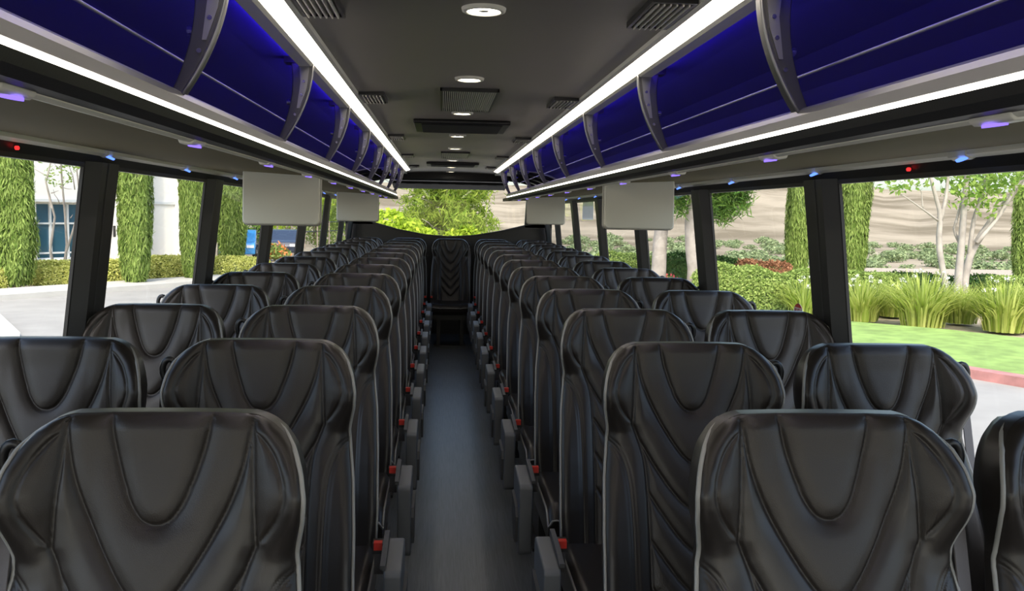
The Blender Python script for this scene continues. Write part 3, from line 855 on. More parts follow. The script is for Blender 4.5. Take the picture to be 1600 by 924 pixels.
for i in range(len(rads)-1):
    for j in range(naz-1):
        a = i*naz+j; f.append((a, a+1, a+naz+1, a+naz))
tag(MB().add(v, f).build('hills', HILL, smooth=True), 'pale dry brown hills beyond the valley', kind='structure')

tag(MB().box(-60, 60, -40, 46, GZ-.3, GZ-.012).build('ground', MULCH), kind='structure')
def slab(name, poly, z0, z1, m, label=None):
    # cheap fan-free n-gon prism
    area = sum(poly[i][0]*poly[(i+1) % len(poly)][1]-poly[(i+1) % len(poly)][0]*poly[i][1] for i in range(len(poly)))
    if area < 0: poly = poly[::-1]
    o = MB().prism([(p[0], p[1]) for p in poly], z0, z1, 'z').build(name, m)
    return tag(o, label, kind='structure')
g2 = lambda px, py: tuple(ground(px, py)[:2])
cA, cB = np.array(g2(0, 470)), np.array(g2(300, 447))
cd = (cB-cA)/np.linalg.norm(cB-cA); cn = np.array([cd[1], -cd[0]])          # cn points to the bus
if cn[1] > 0: cn = -cn
slab('road', [(-40, -35), (14, -35), (10.5, 8), (9.0, 13.0), (7.0, 18), (5.0, 30), (3.5, 44), tuple(cB+cd*14), tuple(cB), tuple(cA), tuple(cA-cd*26)], GZ-.01, GZ, ASPH, 'pale asphalt road beside the bus')
def strip(name, w0, w1, z0, z1, m, a=-26, b=14, label=None):
    P_ = [cA+cd*a-cn*w0, cB+cd*b-cn*w0, cB+cd*b-cn*w1, cA+cd*a-cn*w1]
    return slab(name, [tuple(p) for p in P_], z0, z1, m, label)
strip('kerb', 0, .35, GZ-.01, GZ+.14, CONC, label='pale concrete kerb across the road')
strip('sidewalk', .35, 1.9, GZ-.01, GZ+.13, CONC, label='pale concrete sidewalk in front of the hedges')
slab('traffic_island', [g2(0, 497), g2(32, 528), g2(20, 620), g2(-260, 640), g2(-240, 500)], GZ, GZ+.10, CONC, 'pale concrete island at the left road edge')

# --- left: white building
fo = cA-cn*6.5
ang = math.atan2(cd[1], cd[0])
def facade_u(px, py):
    # along-facade and height coordinates of the pixel's ray on the facade plane
    d = ray(px, py); n3 = np.array([cn[0], cn[1], 0]); o3 = np.array([fo[0], fo[1], 0])
    P_ = CAM+d*(((o3-CAM)@n3)/(d@n3)); return (P_[:2]-fo)@cd, P_[2]
B = empty('office_building', (fo[0], fo[1], GZ), ang)
tag(B, 'white stucco office building with blue-tinted windows behind the cypresses', 'building')
u0, zt = facade_u(56, 316); u1, zb = facade_u(116, 405); ue, _ = facade_u(318, 380)
zt -= GZ; zb -= GZ
BM = MB()
uL, H = u0-9.0, 9.0
wins = [(u0-6.6, u0-1.6), (u0, u1+.6)]
xs = [uL]
for a, b in wins:
    BM.box(xs[-1], a, 0, .5, 0, H) ; xs.append(b)
    BM.box(a, b, 0, .5, 0, zb); BM.box(a, b, 0, .5, zt, H)
BM.box(xs[-1], ue, 0, .5, 0, H)
BM.box(uL, ue, .5, 14, 0, H)
BM.build('wall', STUCCO, B)
ub, _ = facade_u(178, 380); uc, _ = facade_u(208, 380)
MB().box(ub, ub+1.2, -.55, 0.0, 0, H).build('pilaster', STUCCO, B)
uq, _ = facade_u(292, 380)
MB().box(uq-.6, uq+.2, -.45, 0.0, 0, H).build('pilaster', STUCCO, B)
MB().box(uL, ue, -.06, 0, zt+.02, zt+.12).build('ledge', MULL, B)
for a, b in wins:
    wdw = MB().box(a, b, .28, .32, zb, zt).build('window_pane', BLDGLASS, B)
    um = (a+b)/2
    for q in np.linspace(a, b, 4): MB().box(q-.035, q+.035, .20, .30, zb, zt).build('mullion', MULL, wdw)
    for q in (zb, zb+(zt-zb)*.10, zb+(zt-zb)*.62, zt-.06): MB().box(a, b, .20, .30, q, q+.06).build('mullion', MULL, wdw)
bx = MB().box(0, .28, -.12, 0, 0, .42); us, zs_ = facade_u(177, 362)
L2 = MB().add([(x+us, y, z+zs_-GZ-.2) for x, y, z in bx.v], bx.f).build('wall_lamp', VENTM, B)

# --- vegetation builders
def tris_cloud(cen, nrm, size, aspect, rg, up=0.0, jit=0.7):
    """one kite-shaped leaf for each centre"""
    n = len(cen)
    nrm = nrm+rg.normal(0, jit, (n, 3)); nrm /= np.linalg.norm(nrm, axis=1)[:, None]+1e-9
    t = rg.normal(0, 1, (n, 3)); t[:, 2] += up
    t -= (t*nrm).sum(1)[:, None]*nrm; t /= np.linalg.norm(t, axis=1)[:, None]+1e-9
    b = np.cross(nrm, t)
    sz = size*rg.uniform(.6, 1.4, n)[:, None]
    a0 = cen-t*sz*.5; a1 = cen+b*sz*aspect*.5; a2 = cen+t*sz*.5; a3 = cen-b*sz*aspect*.5
    V_ = np.stack([a0, a1, a2, a3], 1).reshape(-1, 3)
    I = np.arange(n)*4
    return V_, np.stack([I, I+1, I+2, I+3], 1)
def fast_mesh(name, V_, Fq):
    me = bpy.data.meshes.new(name)
    nv, nf = len(V_), len(Fq)
    me.vertices.add(nv); me.vertices.foreach_set('co', np.asarray(V_, np.float32).ravel())
    me.loops.add(nf*4); me.loops.foreach_set('vertex_index', np.asarray(Fq, np.int32).ravel())
    me.polygons.add(nf); me.polygons.foreach_set('loop_start', np.arange(nf, dtype=np.int32)*4); me.polygons.foreach_set('loop_total', np.full(nf, 4, np.int32))
    me.update(calc_edges=True); return me
def cypress_mesh(H, R, n, seed):
    rg = np.random.default_rng(seed)
    h = rg.uniform(0, 1, n)**.9; th = rg.uniform(0, 2*math.pi, n)
    prof = np.interp(h, [0, .04, .15, .45, .75, .92, 1], [.55, .80, 1, 1, .78, .42, .05])
    lump = 1+.10*np.sin(3*th+7*h)+.08*np.sin(5*th-11*h+1)
    r = R*prof*lump*rg.uniform(.80, 1.04, n)
    c = np.stack([r*np.cos(th), r*np.sin(th), .15+h*(H-.2)], 1)
    nr = np.stack([np.cos(th), np.sin(th), .25+0*th], 1)
    leaf = tris_cloud(c, nr, .24, .15, rg, up=5.0, jit=.5)
    k, m_ = 20, 24; v = []; f = []
    for i in range(m_):
        hh = i/(m_-1); pr_ = np.interp(hh, [0, .04, .15, .45, .75, .92, 1], [.55, .80, 1, 1, .78, .42, .05])*R*.84
        for j in range(k):
            a = 2*math.pi*j/k; lm = 1+.10*math.sin(3*a+7*hh)+.08*math.sin(5*a-11*hh+1)
            v.append((pr_*lm*math.cos(a), pr_*lm*math.sin(a), .1+hh*(H-.3)))
    for i in range(m_-1):
        for j in range(k): f.append((i*k+j, i*k+(j+1) % k, (i+1)*k+(j+1) % k, (i+1)*k+j))
    return fast_mesh('foliage', *leaf), mesh('inner_foliage', v, f, True)
CYM = [cypress_mesh(8.0, .50, 22000, 11), cypress_mesh(8.0, .50, 22000, 23)]
def cypress(px, py, s, sh, label, k=0, dist=None, rz=0.0, width=None):
    P_ = ground(px, py)
    e = empty('cypress_tree', (P_[0], P_[1], GZ), rz); tag(e, label, 'tree', 'columnar cypress trees')
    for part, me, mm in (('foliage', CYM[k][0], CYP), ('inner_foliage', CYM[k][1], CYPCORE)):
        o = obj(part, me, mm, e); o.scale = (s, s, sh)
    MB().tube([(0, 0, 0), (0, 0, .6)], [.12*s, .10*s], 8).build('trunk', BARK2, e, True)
    return e
def hedge(P_, Q_, h, d, m, label, n=5000, leaf=.11, z=GZ, group=None):
    n = int(n*2.2); leaf *= .66
    P_ = np.array(P_[:2]); Q_ = np.array(Q_[:2]); Lh = np.linalg.norm(Q_-P_)
    e = empty('hedge', (P_[0], P_[1], z), math.atan2(*(Q_-P_)[::-1])); tag(e, label, 'hedge', group)
    rg = np.random.default_rng(int(abs(P_[0]*100+P_[1]*10)) % 9999)
    def lump(x, y): return 1+.06*np.sin(x*2.3)+.05*np.sin(x*5.1+y*3)
    ar = np.array([Lh*d, Lh*h, Lh*h, d*h, d*h]); pick = rg.choice(5, n, p=ar/ar.sum())
    u = rg.uniform(0, 1, n); w_ = rg.uniform(0, 1, n)
    x = np.where(pick < 3, u*Lh, np.where(pick == 3, 0, Lh)); y = np.where(pick == 0, (w_-.5)*d, np.where(pick == 1, -d/2, np.where(pick == 2, d/2, (u-.5)*d)))
    zz = np.where(pick == 0, h, w_*h)
    rnd = np.clip((np.abs(y)/(d/2)), 0, 1)*np.clip(zz/h, 0, 1)
    zz = zz*(1-.16*rnd**4)*lump(x, y); y = y*(1-.12*(zz/h)**3)
    nr = np.stack([np.where(pick == 3, -1., np.where(pick == 4, 1., 0)), np.where(pick == 1, -1., np.where(pick == 2, 1., 0)), np.where(pick == 0, 1., .3)], 1)
    V_, Fq = tris_cloud(np.stack([x, y, zz], 1)+rg.normal(0, .03, (n, 3)), nr, leaf, .55, rg, jit=.6)
    obj('foliage', fast_mesh('foliage', V_, Fq), m, e)
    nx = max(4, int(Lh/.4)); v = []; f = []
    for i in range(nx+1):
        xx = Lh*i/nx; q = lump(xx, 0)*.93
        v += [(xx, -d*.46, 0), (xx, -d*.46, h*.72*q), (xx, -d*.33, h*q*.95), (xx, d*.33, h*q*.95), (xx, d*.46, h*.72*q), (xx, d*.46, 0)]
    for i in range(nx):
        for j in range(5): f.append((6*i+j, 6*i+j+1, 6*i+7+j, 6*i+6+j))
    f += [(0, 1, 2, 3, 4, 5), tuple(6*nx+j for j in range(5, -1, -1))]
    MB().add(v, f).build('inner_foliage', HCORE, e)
    return e
def blob_leaves(cens, rads_, n, size, rg, flat=.8, aspect=.5, up=0):
    cens = np.array(cens, float); rads_ = np.array(rads_, float)
    pk = rg.choice(len(cens), n, p=rads_**2/np.sum(rads_**2))
    d = rg.normal(0, 1, (n, 3)); d /= np.linalg.norm(d, axis=1)[:, None]
    rr = rads_[pk]*rg.uniform(.45, 1.0, n)**.5
    c = cens[pk]+d*rr[:, None]*np.array([1, 1, flat])
    return tris_cloud(c, d, size, aspect, rg, up=up)
def branch(p0, p1, r0, r1, sag=0.0, n=5, wob=.03, rg=None):
    p0 = np.array(p0, float); p1 = np.array(p1, float); L_ = np.linalg.norm(p1-p0)
    t = np.linspace(0, 1, n)
    P_ = p0+(p1-p0)*t[:, None]
    if rg is not None: P_[1:-1] += rg.normal(0, wob*L_, (n-2, 3))
    P_[:, 2] += sag*L_*4*t*(1-t)
    return [tuple(p) for p in P_], list(r0+(r1-r0)*t)

# --- left side planting
cypress(25, 452, 1.10, 1.0, 'tall clipped cypress left of the blue office windows', 0)
cypress(213, 447, .96, 1.0, 'tall clipped cypress in the middle of the second left window', 1, rz=1.0)
cypress(301, 440, .80, 1.0, 'loose cypress at the far edge of the second left window', 0, rz=2.4)
cypress(362, 427, 1.05, 1.0, 'dark cypress partly hidden by the near left monitor', 1, rz=4.2)
def lhedge(pa, pb, y, label, m=HEDGEY, h=.66):
    a = ground(pa, y[0]); b = ground(pb, y[1])
    hedge(a, b, h, 1.3, m, label, n=5200, group='low clipped hedges by the sidewalk')
lhedge(52, 112, (446, 443), 'low yellow-green hedge beneath the blue office windows')
lhedge(-75, -12, (456, 452), 'low hedge left of the widest cypress at the frame edge', h=.72)
lhedge(135, 226, (443, 438), 'low yellow-green hedge left of the second-window cypress')
lhedge(235, 288, (438, 434), 'low yellow-green hedge right of the second-window cypress', h=.72)
lhedge(330, 402, (434, 429), 'low yellow-green hedge near the dark cypress and parked cars')
# slim young tree by the office window
P_ = ground(95, 440)
e = empty('young_tree', (P_[0], P_[1], GZ)); tag(e, 'slim young tree with sparse leaves in front of the blue windows', 'tree')
rg = np.random.default_rng(5); tb = MB()
for q in ((-.5, .2, 5.2), (.2, -.3, 5.6), (.75, .1, 4.6)):
    l_, r_ = branch((q[0]*.2, 0, 0), q, .05, .018, n=6, wob=.02, rg=rg); tb.tube(l_, r_, 6)
    for k in range(5):
        t = .45+.1*k; s0 = np.array(q)*t
        l2, r2 = branch(s0, s0+rg.normal(0, .45, 3)+np.array([0, 0, .35]), .018, .006, n=4, rg=rg); tb.tube(l2, r2, 5)
tb.build('trunk', BARK, e, True)
V_, Fq = blob_leaves([(-.5, .2, 4.3), (.3, -.2, 4.9), (.7, .1, 3.9), (0, 0, 3.4), (-.2, .3, 5.5)], [.6, .7, .5, .45, .6], 900, .13, rg)
obj('foliage', fast_mesh('foliage', V_, Fq), CREPE, e)

# leafy trees behind the parked cars on the left
def leafy(px, py, H, R, m, label, seed, n=6000, size=.22, crown=.55, group=None):
    P_ = ground(px, py); rg = np.random.default_rng(seed)
    e = empty('leafy_tree', (P_[0], P_[1], GZ)); tag(e, label, 'tree', group)
    tb = MB(); l_, r_ = branch((0, 0, 0), (0, 0, H*.7), .16, .07, n=6, wob=.01, rg=rg); tb.tube(l_, r_, 7)
    cs_, rs_ = [], []
    for k in range(11):
        a = rg.uniform(0, 6.28); rr = R*rg.uniform(.15, .75); z = H*(1-crown)+H*crown*rg.uniform(.05, .85)
        c = (rr*math.cos(a), rr*math.sin(a), z); cs_.append(c); rs_.append(R*rg.uniform(.35, .55))
        l2, r2 = branch((0, 0, max(.3, z-R*.6)), c, .05, .015, n=4, rg=rg); tb.tube(l2, r2, 5)
    tb.build('trunk', BARK2, e, True)
    V_, Fq = blob_leaves(cs_, rs_, n, size, rg)
    obj('foliage', fast_mesh('foliage', V_, Fq), m, e)
    return e
leafy(405, 384, 6.6, 3.4, BRIGHT, 'bright green tree behind the blue parked car', 31, crown=.95, group='trees beyond the parked cars')
leafy(450, 379, 6.6, 3.6, BRIGHT, 'bright green tree between the fourth and fifth left pillars', 32, crown=.95, group='trees beyond the parked cars')
leafy(492, 377, 5.6, 3.8, HEDGE, 'mid green tree seen under the left monitors', 33, crown=.95, group='trees beyond the parked cars')
leafy(530, 374, 5.8, 3.4, HEDGE, 'mid green tree at the rear left corner window', 34, crown=.95, group='trees beyond the parked cars')
leafy(372, 394, 7.5, 2.4, PINED, 'dark green tree just behind the shaded cypress', 35, crown=.9, group='trees beyond the parked cars')

def car(px, py, body, rz, label):
    P_ = ground(px, py); e = empty('car', (P_[0], P_[1], GZ), rz); tag(e, label, 'car', 'parked cars')
    prof = [(-2.15, .30), (-2.2, .62), (-2.05, .85), (-1.15, .93), (-.45, 1.40), (.85, 1.43), (1.55, .98), (2.1, .90), (2.2, .60), (2.15, .30)]
    bevel(MB().prism(prof, -.85, .85, 'y').build('body', body, e), .06, 3)
    gl = [(-1.02, .95), (-.42, 1.34), (.82, 1.37), (1.38, .98)]
    MB().prism(gl, -.862, .862, 'y').build('side_windows', BLDGLASS, e)
    for x in (-1.35, 1.35):
        for s in (-1, 1):
            wv = MB().disc((0, 0), .33, -.11, .11, 20); wv.v = [(x+a, s*.80+c, .33+b) for a, b, c in wv.v]
            wh = wv.build('wheel', BLACKP, e)
            hv = MB().disc((0, 0), .20, -.118, .118, 14); hv.v = [(x+a, s*.80+c, .33+b) for a, b, c in hv.v]
            hv.build('hubcap', CHROME, wh)
    for s in (-1, 1): MB().box(-2.22, -2.12, s*.62-.16, s*.62+.16, .62, .74).build('head_lamp', WHITEP, e)
car(373, 404, mat('blue_car_paint', (0.05, 0.28, 0.62), 0.3, coat=.5), 1.75, 'bright blue parked car right of the dark cypress')
car(441, 401, mat('dark_car_paint', (0.03, 0.04, 0.07), 0.3, coat=.5), 1.70, 'dark blue parked car behind the third left pillar')
def bush(px, py, R, m, label, flower=None, seed=1, n=900, h=None, cat='bush', group=None, z=GZ):
    P_ = ground(px, py, z); rg = np.random.default_rng(seed)
    e = empty('bush', (P_[0], P_[1], z)); tag(e, label, cat, group)
    V_, Fq = blob_leaves([(0, 0, R*.6), (R*.5, 0, R*.45), (-R*.5, .1, R*.45)], [R*.7, R*.55, R*.55], n, R*.22, rg)
    obj('foliage', fast_mesh('foliage', V_, Fq), m, e)
    tb = MB()
    for a in (0, 2, 4): tb.tube([(0, 0, 0), (R*.4*math.cos(a), R*.4*math.sin(a), R*.6)], [.03, .015], 5)
    tb.build('stems', BARK2, e)
    if flower:
        V_, Fq = blob_leaves([(0, 0, R*.7), (R*.5, 0, R*.5), (-R*.5, 0, R*.5)], [R*.75, R*.6, R*.6], n//4, R*.24, rg)
        obj('flowers', fast_mesh('flowers', V_, Fq), flower, e)
bush(429, 408, .75, HEDGE, 'orange flowering bush in front of the dark parked car', ORANGEF, 41)
# wire rail behind the cars
a = ground(385, 396); b = ground(548, 384); dv = (b-a)/8
e = empty('cable_rail', (a[0], a[1], GZ)); tag(e, 'thin dark cable rail in front of the trees beyond the parked cars', 'fence')
for k in range(9): MB().tube([tuple(dv*k), tuple(dv*k+np.array([0, 0, 1.75]))], .05, 6).build('post', BARK2, e)
for z in (1.1, 1.7): MB().tube([(0, 0, z), (dv[0]*8, dv[1]*8, z)], .03, 5).build('cable', VENTM, e)

# --- behind the bus: big pine and bright shrubs
def pine(P_, H, spread, label, seed, m, n_br=46, tuft=70, trunk_r=.2, z0f=.18, bare=None):
    rg = np.random.default_rng(seed)
    e = empty('pine_tree', (P_[0], P_[1], P_[2])); tag(e, label, 'tree', 'pine trees')
    tb = MB(); l_, r_ = branch((0, 0, 0), (.2, 0, H*.96), trunk_r, .03, n=8, wob=.008, rg=rg); tb.tube(l_, r_, 8)
    tb.build('trunk', BARK2, e, True)
    bb = MB(); cs_ = []
    for k in range(n_br):
        h = z0f+(1-z0f)*rg.uniform(0, .97); a = rg.uniform(0, 6.28); Lb = spread*(1-.62*h)*rg.uniform(.55, 1.1)
        p0 = np.array([.2*h, 0, H*h*.93]); p1 = p0+np.array([math.cos(a)*Lb, math.sin(a)*Lb, Lb*rg.uniform(.10, .55)])
        l2, r2 = branch(p0, p1, .06*(1-h)+.018, .008, sag=-.05, n=5, wob=.03, rg=rg); bb.tube(l2, r2, 5)
        for q in np.linspace(.4, 1, 5):
            c = p0+(p1-p0)*q
            for _ in range(2): cs_.append(c+rg.normal(0, .22, 3)+np.array([0, 0, .12]))
    bb.build('branches', BARK, e, True)
    cs_ = np.array(cs_); n = len(cs_)*tuft//4
    pk = rg.integers(0, len(cs_), n); d = rg.normal(0, 1, (n, 3)); d[:, 2] += .6; d /= np.linalg.norm(d, axis=1)[:, None]
    c = cs_[pk]+d*rg.uniform(.05, .38, n)[:, None]
    V_, Fq = tris_cloud(c, np.cross(d, rg.normal(0, 1, (n, 3))), .30, .13, rg, up=.8, jit=.05)
    obj('needles', fast_mesh('needles', V_, Fq), m, e)
    return e
Pp = at(688, 372, 'y', 30.0)
pine((Pp[0], 30.0, GZ), 5.0, 2.4, 'broad light green pine tree filling the rear window', 51, PINEL, n_br=64, tuft=110, z0f=.22, trunk_r=.14)
def shrub_at(px, py, y, R, m, label, seed, n=1800):
    P_ = at(px, py, 'y', y); rg = np.random.default_rng(seed)
    e = empty('bush', (P_[0], y, GZ)); tag(e, label, 'bush', 'bushes behind the bus')
    zc = P_[2]-GZ
    V_, Fq = blob_leaves([(0, 0, zc*.9), (R*.6, .2, zc*.8), (-R*.6, 0, zc*.85), (0, 0, zc*.5), (R*.4, 0, zc*.4), (-R*.4, 0, zc*.35)], [R*.6, R*.5, R*.5, R*.7, R*.6, R*.6], n, .17, rg)
    obj('foliage', fast_mesh('foliage', V_, Fq), m, e)
    tb = MB()
    for a in (0, 2, 4): tb.tube([(0, 0, 0), (R*.4*math.cos(a), R*.4*math.sin(a), zc*.9)], [.05, .02], 5)
    tb.build('stems', BARK2, e)
shrub_at(607, 338, 26.0, .95, BRIGHT, 'bright yellow-green bush at the left edge of the rear window', 52, 3200)
shrub_at(640, 348, 27.0, .8, BRIGHT, 'bright green bush below the rear-window pine on its left', 53, 2600)
shrub_at(730, 358, 28.0, .7, BRIGHT, 'low green bush below the rear-window pine on its right', 54, 2000)

# --- right side: kerb, lawn, planting
ka = np.array(g2(1600, 601)); kb = np.array(g2(1535, 590)); kd = (kb-ka)/np.linalg.norm(kb-ka); kn = np.array([kd[1], -kd[0]])
if kn[0] < 0: kn = -kn
k0, k1 = ka-kd*9, kb+kd*7
slab('kerb', [tuple(k0-kn*.30), tuple(k1-kn*.30), tuple(k1), tuple(k0)], GZ-.01, GZ+.15, REDC, 'faded red painted kerb at the lawn edge')
lawn = [tuple(k0), tuple(k1), g2(1215, 500), g2(1330, 511), g2(1400, 517), g2(1480, 524), g2(1600, 538), g2(1760, 552), (24, 6), (16, 0)]
slab('lawn', lawn, GZ-.01, GZ+.13, LAWN, 'bright green mown lawn by the kerb')
slab('path', [g2(1090, 478), g2(1215, 500), g2(1330, 511), g2(1300, 500), g2(1200, 484), g2(1110, 470)], GZ-.01, GZ+.12, CONC, 'pale concrete path beside the lawn')
def lily(px, py, s, label, seed):
    P_ = ground(px, py); rg = np.random.default_rng(seed)
    e = empty('lily_clump', (P_[0], P_[1], GZ+.05)); tag(e, label, 'plant', 'strappy lily clumps along the lawn')
    v, f = [], []
    for k in range(560):
        a = rg.uniform(0, 6.28); L_ = s*rg.uniform(.65, 1.25); sp = rg.uniform(.15, .9); r0 = rg.uniform(0, .38)*s
        d = np.array([math.cos(a), math.sin(a)]); sd = np.array([-d[1], d[0]])*.017*s*rg.uniform(.8, 1.4)
        n0 = len(v)
        for t in (0, .35, .7, 1):
            o = d*(r0+L_*sp*t*t*.85); z = L_*(t*.95-.42*sp*t*t)
            wq = (1, 1, .7, .1)[(0, .35, .7, 1).index(t)]
            v += [(o[0]-sd[0]*wq, o[1]-sd[1]*wq, z), (o[0]+sd[0]*wq, o[1]+sd[1]*wq, z)]
        for i in range(3): f.append((n0+2*i, n0+2*i+1, n0+2*i+3, n0+2*i+2))
    obj('blades', fast_mesh('blades', np.array(v), np.array(f)), BLADE, e)
    st = MB(); fl = []
    for k in range(9):
        a = rg.uniform(0, 6.28); r0 = rg.uniform(.1, .6)*s; z = s*rg.uniform(.75, 1.05)
        st.tube([(r0*.4*math.cos(a), r0*.4*math.sin(a), 0), (r0*math.cos(a), r0*math.sin(a), z)], .007, 4)
        fl.append((r0*math.cos(a), r0*math.sin(a), z))
    st.build('flower_stalks', HCORE, e)
    V_, Fq = blob_leaves(fl, [.06]*len(fl), 110, .045, rg)
    obj('flower_heads', fast_mesh('flower_heads', V_, Fq), FLOWER, e)
for i, (px, py, s, lab) in enumerate([(1255, 500, .95, 'grassy lily clump behind the PUSH sticker'), (1345, 504, 1.05, 'grassy lily clump right beside the wide right pillar'), (1440, 513, 1.28, 'largest grassy lily clump left of the multi-stemmed tree'),
    (1500, 508, .95, 'low grassy lily clump at the foot of the multi-stemmed tree'), (1568, 521, 1.18, 'grassy lily clump right of the multi-stemmed tree'), (1395, 497, .95, 'grassy lily clump behind the two nearest ones by the pillar'), (1625, 522, 1.2, 'grassy lily clump cut by the right edge of the picture'), (1320, 497, .95, 'grassy lily clump half hidden by the wide right pillar')]):
    lily(px, py, s, lab, 60+i)
hedge(ground(1100, 480), ground(1262, 494), 1.12, 1.6, HEDGE, 'long pale green clipped hedge between the two right pillars', n=9000, leaf=.12)
hedge(ground(1310, 488), ground(1410, 490), 1.0, 1.5, HEDGE, 'pale green hedge right of the wide right pillar', n=5000, leaf=.12)
hedge(ground(1385, 484), ground(1545, 486), .95, 1.3, HEDGED, 'dark green clipped hedge behind the multi-stemmed tree', n=7000, leaf=.11)
hedge(ground(1540, 492), ground(1680, 500), .95, 1.4, HEDGE, 'pale green hedge at the far right of the picture', n=5000, leaf=.12)
hedge(ground(1150, 452), ground(1232, 456), .95, 1.2, HEDGER, 'russet-leaved clipped hedge in front of the valley', n=4500, leaf=.13)
hedge(ground(1040, 448), ground(1110, 450), 1.1, 1.2, HEDGED, 'dark hedge between the two pale pine trunks', n=3500, leaf=.13)
hedge(ground(1105, 450), ground(1148, 451), 1.0, 1.2, HEDGED, 'short dark hedge left of the russet hedge', n=2500, leaf=.13)
hedge(ground(940, 436), ground(1032, 444), 1.0, 1.4, HEDGE, 'olive hedge seen past the fourth right pillar', n=3500, leaf=.14)
bush(1041, 452, .45, HEDGE, 'small bush with pink-red flowers beside the pale trunk', PINKF, 42, 500)
bush(1222, 446, .8, HEDGED, 'dark round shrub next to the nearer right cypress', None, 43, 1200)
cypress(1243, 452, .80, 1.0, 'tall cypress just left of the wide right pillar', 0, rz=.5)
cypress(1328, 455, .98, 1.0, 'tall cypress just right of the wide right pillar', 1, rz=2.2)
cypress(1602, 462, 1.0, 1.0, 'dark cypress at the right edge behind the leaning stems', 0, rz=3.3)
# multi-stemmed tree
P_ = ground(1492, 497); rg = np.random.default_rng(77)
e = empty('multi_stemmed_tree', (P_[0], P_[1], GZ)); tag(e, 'smooth grey multi-stemmed tree with sparse green leaves', 'tree')
Yt = P_[1]; 
def tp(px, py, dy=0.0):
    q = at(px, py, 'y', Yt+dy); return np.array([q[0]-P_[0], dy, q[2]-GZ])
stems = [([(1484, 490), (1476, 440), (1466, 380), (1470, 335), (1460, 300), (1452, 268)], .13, .05, -.2), ([(1470, 345), (1478, 310), (1482, 270), (1480, 230)], .07, .04, -.2),
 ([(1494, 492), (1497, 440), (1502, 385), (1506, 330), (1510, 280), (1516, 230)], .16, .07, 0), ([(1504, 490), (1508, 430), (1518, 392), (1545, 350), (1580, 305), (1620, 265)], .16, .08, .3),
 ([(1506, 395), (1490, 360), (1500, 325), (1508, 290)], .06, .03, .2), ([(1514, 405), (1520, 350), (1538, 290), (1556, 230)], .09, .05, .3), ([(1526, 380), (1560, 340), (1592, 285), (1640, 230)], .08, .04, .1),
 ([(1466, 345), (1446, 330), (1415, 308), (1385, 292)], .04, .012, -.2), ([(1442, 326), (1440, 300), (1425, 285)], .025, .01, -.2), ([(1415, 308), (1395, 300), (1378, 300)], .02, .008, -.2)]
tb = None
for l_, r0, r1, dy in stems:
    pts_ = [tuple(tp(x, y, dy)) for x, y in l_]
    dn = [tuple(q) for q in np.stack([np.interp(np.linspace(0, len(pts_)-1, 12), range(len(pts_)), [p[i] for p in pts_]) for i in range(3)], 1)]
    MB().tube(dn, list(np.linspace(r0*.74, r1*.74, 12)), 8).build('stem', BARK, e, True)
lc = [(tuple(tp(x, y, dy)), r) for x, y, r, dy in [(1390, 290, .35, -.2), (1408, 283, .4, -.2), (1430, 280, .45, -.2), (1505, 300, .6, 0), (1518, 280, .7, 0), (1540, 275, .7, .3), (1560, 290, .7, .2), (1530, 310, .5, .1), (1585, 280, .7, .3), (1600, 262, .8, .2), (1512, 262, .8, 0), (1550, 258, .9, .1), (1478, 262, .4, -.2), (1545, 330, .3, .2)]]
V_, Fq = blob_leaves([c for c, r in lc], [r for c, r in lc], 1500, .16, rg)
obj('foliage', fast_mesh('foliage', V_, Fq), CREPE, e)
# pale-trunked pines seen under the right monitor
def right_pine(px, pyb, label, seed, lean, sprays=()):
    P_ = ground(px, pyb); rg = np.random.default_rng(seed)
    e = empty('pine_tree', (P_[0], P_[1], GZ)); tag(e, label, 'tree', 'pine trees')
    l_, r_ = branch((0, 0, 0), (lean, 0, 6.0), .27, .15, n=9, wob=.006, rg=rg)
    MB().tube(l_, r_, 10).build('trunk', BARK, e, True)
    bb = MB(); cs_ = []
    for k in range(16):
        h = rg.uniform(3.2, 6.0); a = rg.uniform(0, 6.28); Lb = rg.uniform(.8, 2.3)
        p0 = np.array([lean*h/6, 0, h]); p1 = p0+np.array([Lb*math.cos(a), Lb*math.sin(a), Lb*rg.uniform(-.1, .35)])
        l2, r2 = branch(p0, p1, .05, .012, n=5, rg=rg); bb.tube(l2, r2, 5)
        for q in np.linspace(.55, 1, 4): cs_.append(p0+(p1-p0)*q+rg.normal(0, .12, 3))
    for (ax_, ay_), (bx_, by_) in sprays:
        p0 = at(ax_, ay_, 'y', P_[1])-np.array([P_[0], P_[1], GZ]); p1 = at(bx_, by_, 'y', P_[1]-.4)-np.array([P_[0], P_[1], GZ])
        l2, r2 = branch(p0, p1, .05, .012, n=5, rg=rg); bb.tube(l2, r2, 5)
        for q in np.linspace(.45, 1, 7):
            for _ in range(3): cs_.append(p0+(p1-p0)*q+rg.normal(0, .2, 3))
    bb.build('branches', BARK2, e, True)
    cs_ = np.array(cs_); n = 4200+1500*len(sprays); pk = rg.integers(0, len(cs_), n); d = rg.normal(0, 1, (n, 3)); d[:, 2] += .5; d /= np.linalg.norm(d, axis=1)[:, None]
    V_, Fq = tris_cloud(cs_[pk]+d*rg.uniform(.03, .34, n)[:, None], np.cross(d, rg.normal(0, 1, (n, 3))), .26, .13, rg, up=.6, jit=.05)
    obj('needles', fast_mesh('needles', V_, Fq), PINED, e)
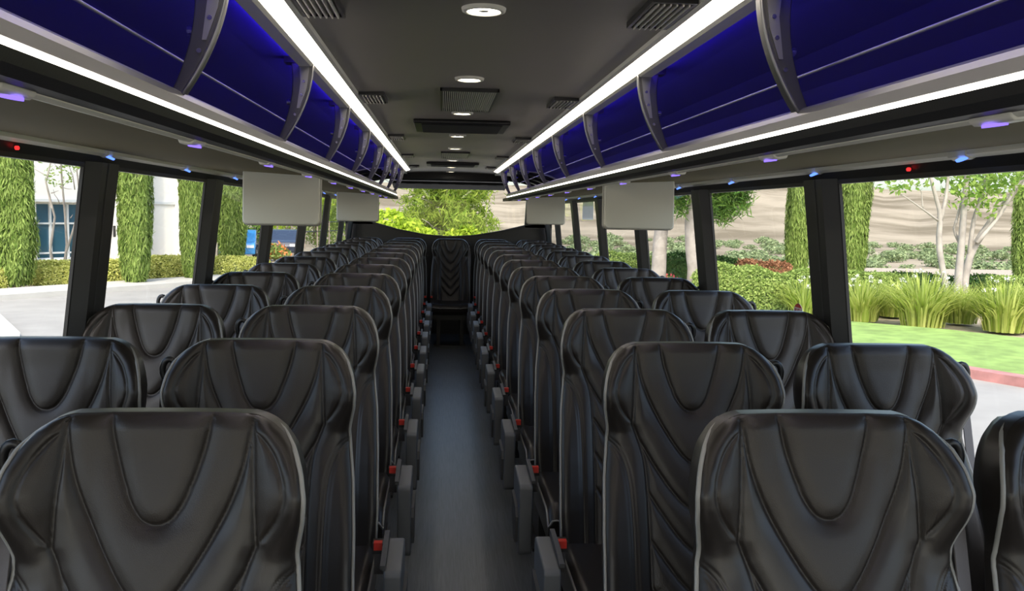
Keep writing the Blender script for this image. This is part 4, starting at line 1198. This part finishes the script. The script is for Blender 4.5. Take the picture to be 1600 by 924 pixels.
right_pine(1027, 455, 'pale pine trunk standing below the near right monitor', 81, .1)
right_pine(1084, 458, 'pale pine with needle sprays left of the second right pillar', 82, -.3, (((1085, 345), (1135, 322)), ((1085, 335), (1165, 305)), ((1084, 330), (1150, 296)), ((1085, 330), (1040, 300))))
# valley floor: light dry flats and scattered shrubs
FLAT = mat('dry_flats', (0.62, 0.57, 0.46), 1.0, vary=0.15, vscale=.05)
def polar(px, r): 
    d = ray(px, 350); a = math.atan2(d[0], d[1]); return np.array([CAM[0]+r*math.sin(a), r*math.cos(a)])
def terz(r): return float(np.interp(r, [38, 50, 110, 400], [-1.05, -1.6, -7.5, -8.5]))
VM = []
for sd in range(3):
    rg = np.random.default_rng(90+sd)
    V_, Fq = blob_leaves([(0, 0, .5), (.55, 0, .4), (-.5, .2, .42), (.1, .4, .7)], [.6, .5, .5, .45], 420, .22, rg)
    VM.append(fast_mesh('foliage', V_, Fq))
rg = np.random.default_rng(99)
n = 0
VP_ = []
for k in range(330):
    px = rg.uniform(880, 1620) if k < 290 else rg.uniform(560, 880)
    r = rg.choice([rg.uniform(120, 150), rg.uniform(165, 240), rg.uniform(250, 390)], p=[.2, .45, .35])
    c = polar(px, r); s = rg.uniform(1.4, 3.0)
    if r < 150: s *= .55
    if any((c[0]-q[0])**2+(c[1]-q[1])**2 < (1.7*(s+q[2]))**2 for q in VP_): continue
    VP_.append((c[0], c[1], s))
    o = obj('valley_shrub', VM[k % 3], VALLEY, None, (c[0], c[1], terz(r)-.2))
    o.scale = (s*1.5, s*1.5, s); o.rotation_euler = (0, 0, rg.uniform(0, 6))
    band = 'nearest' if r < 155 else ('middle' if r < 245 else 'farthest')
    where = 'through the rear window' if px < 860 else ('left of the near right monitor' if px < 960 else ('below the near right monitor' if px < 1100 else ('between the two big right pillars' if px < 1290 else ('left of the multi-stemmed tree' if px < 1480 else 'right of the multi-stemmed tree'))))
    tag(o, 'hazy green valley shrub of the %s band seen %s' % (band, where), 'shrub', 'shrubs on the valley floor')
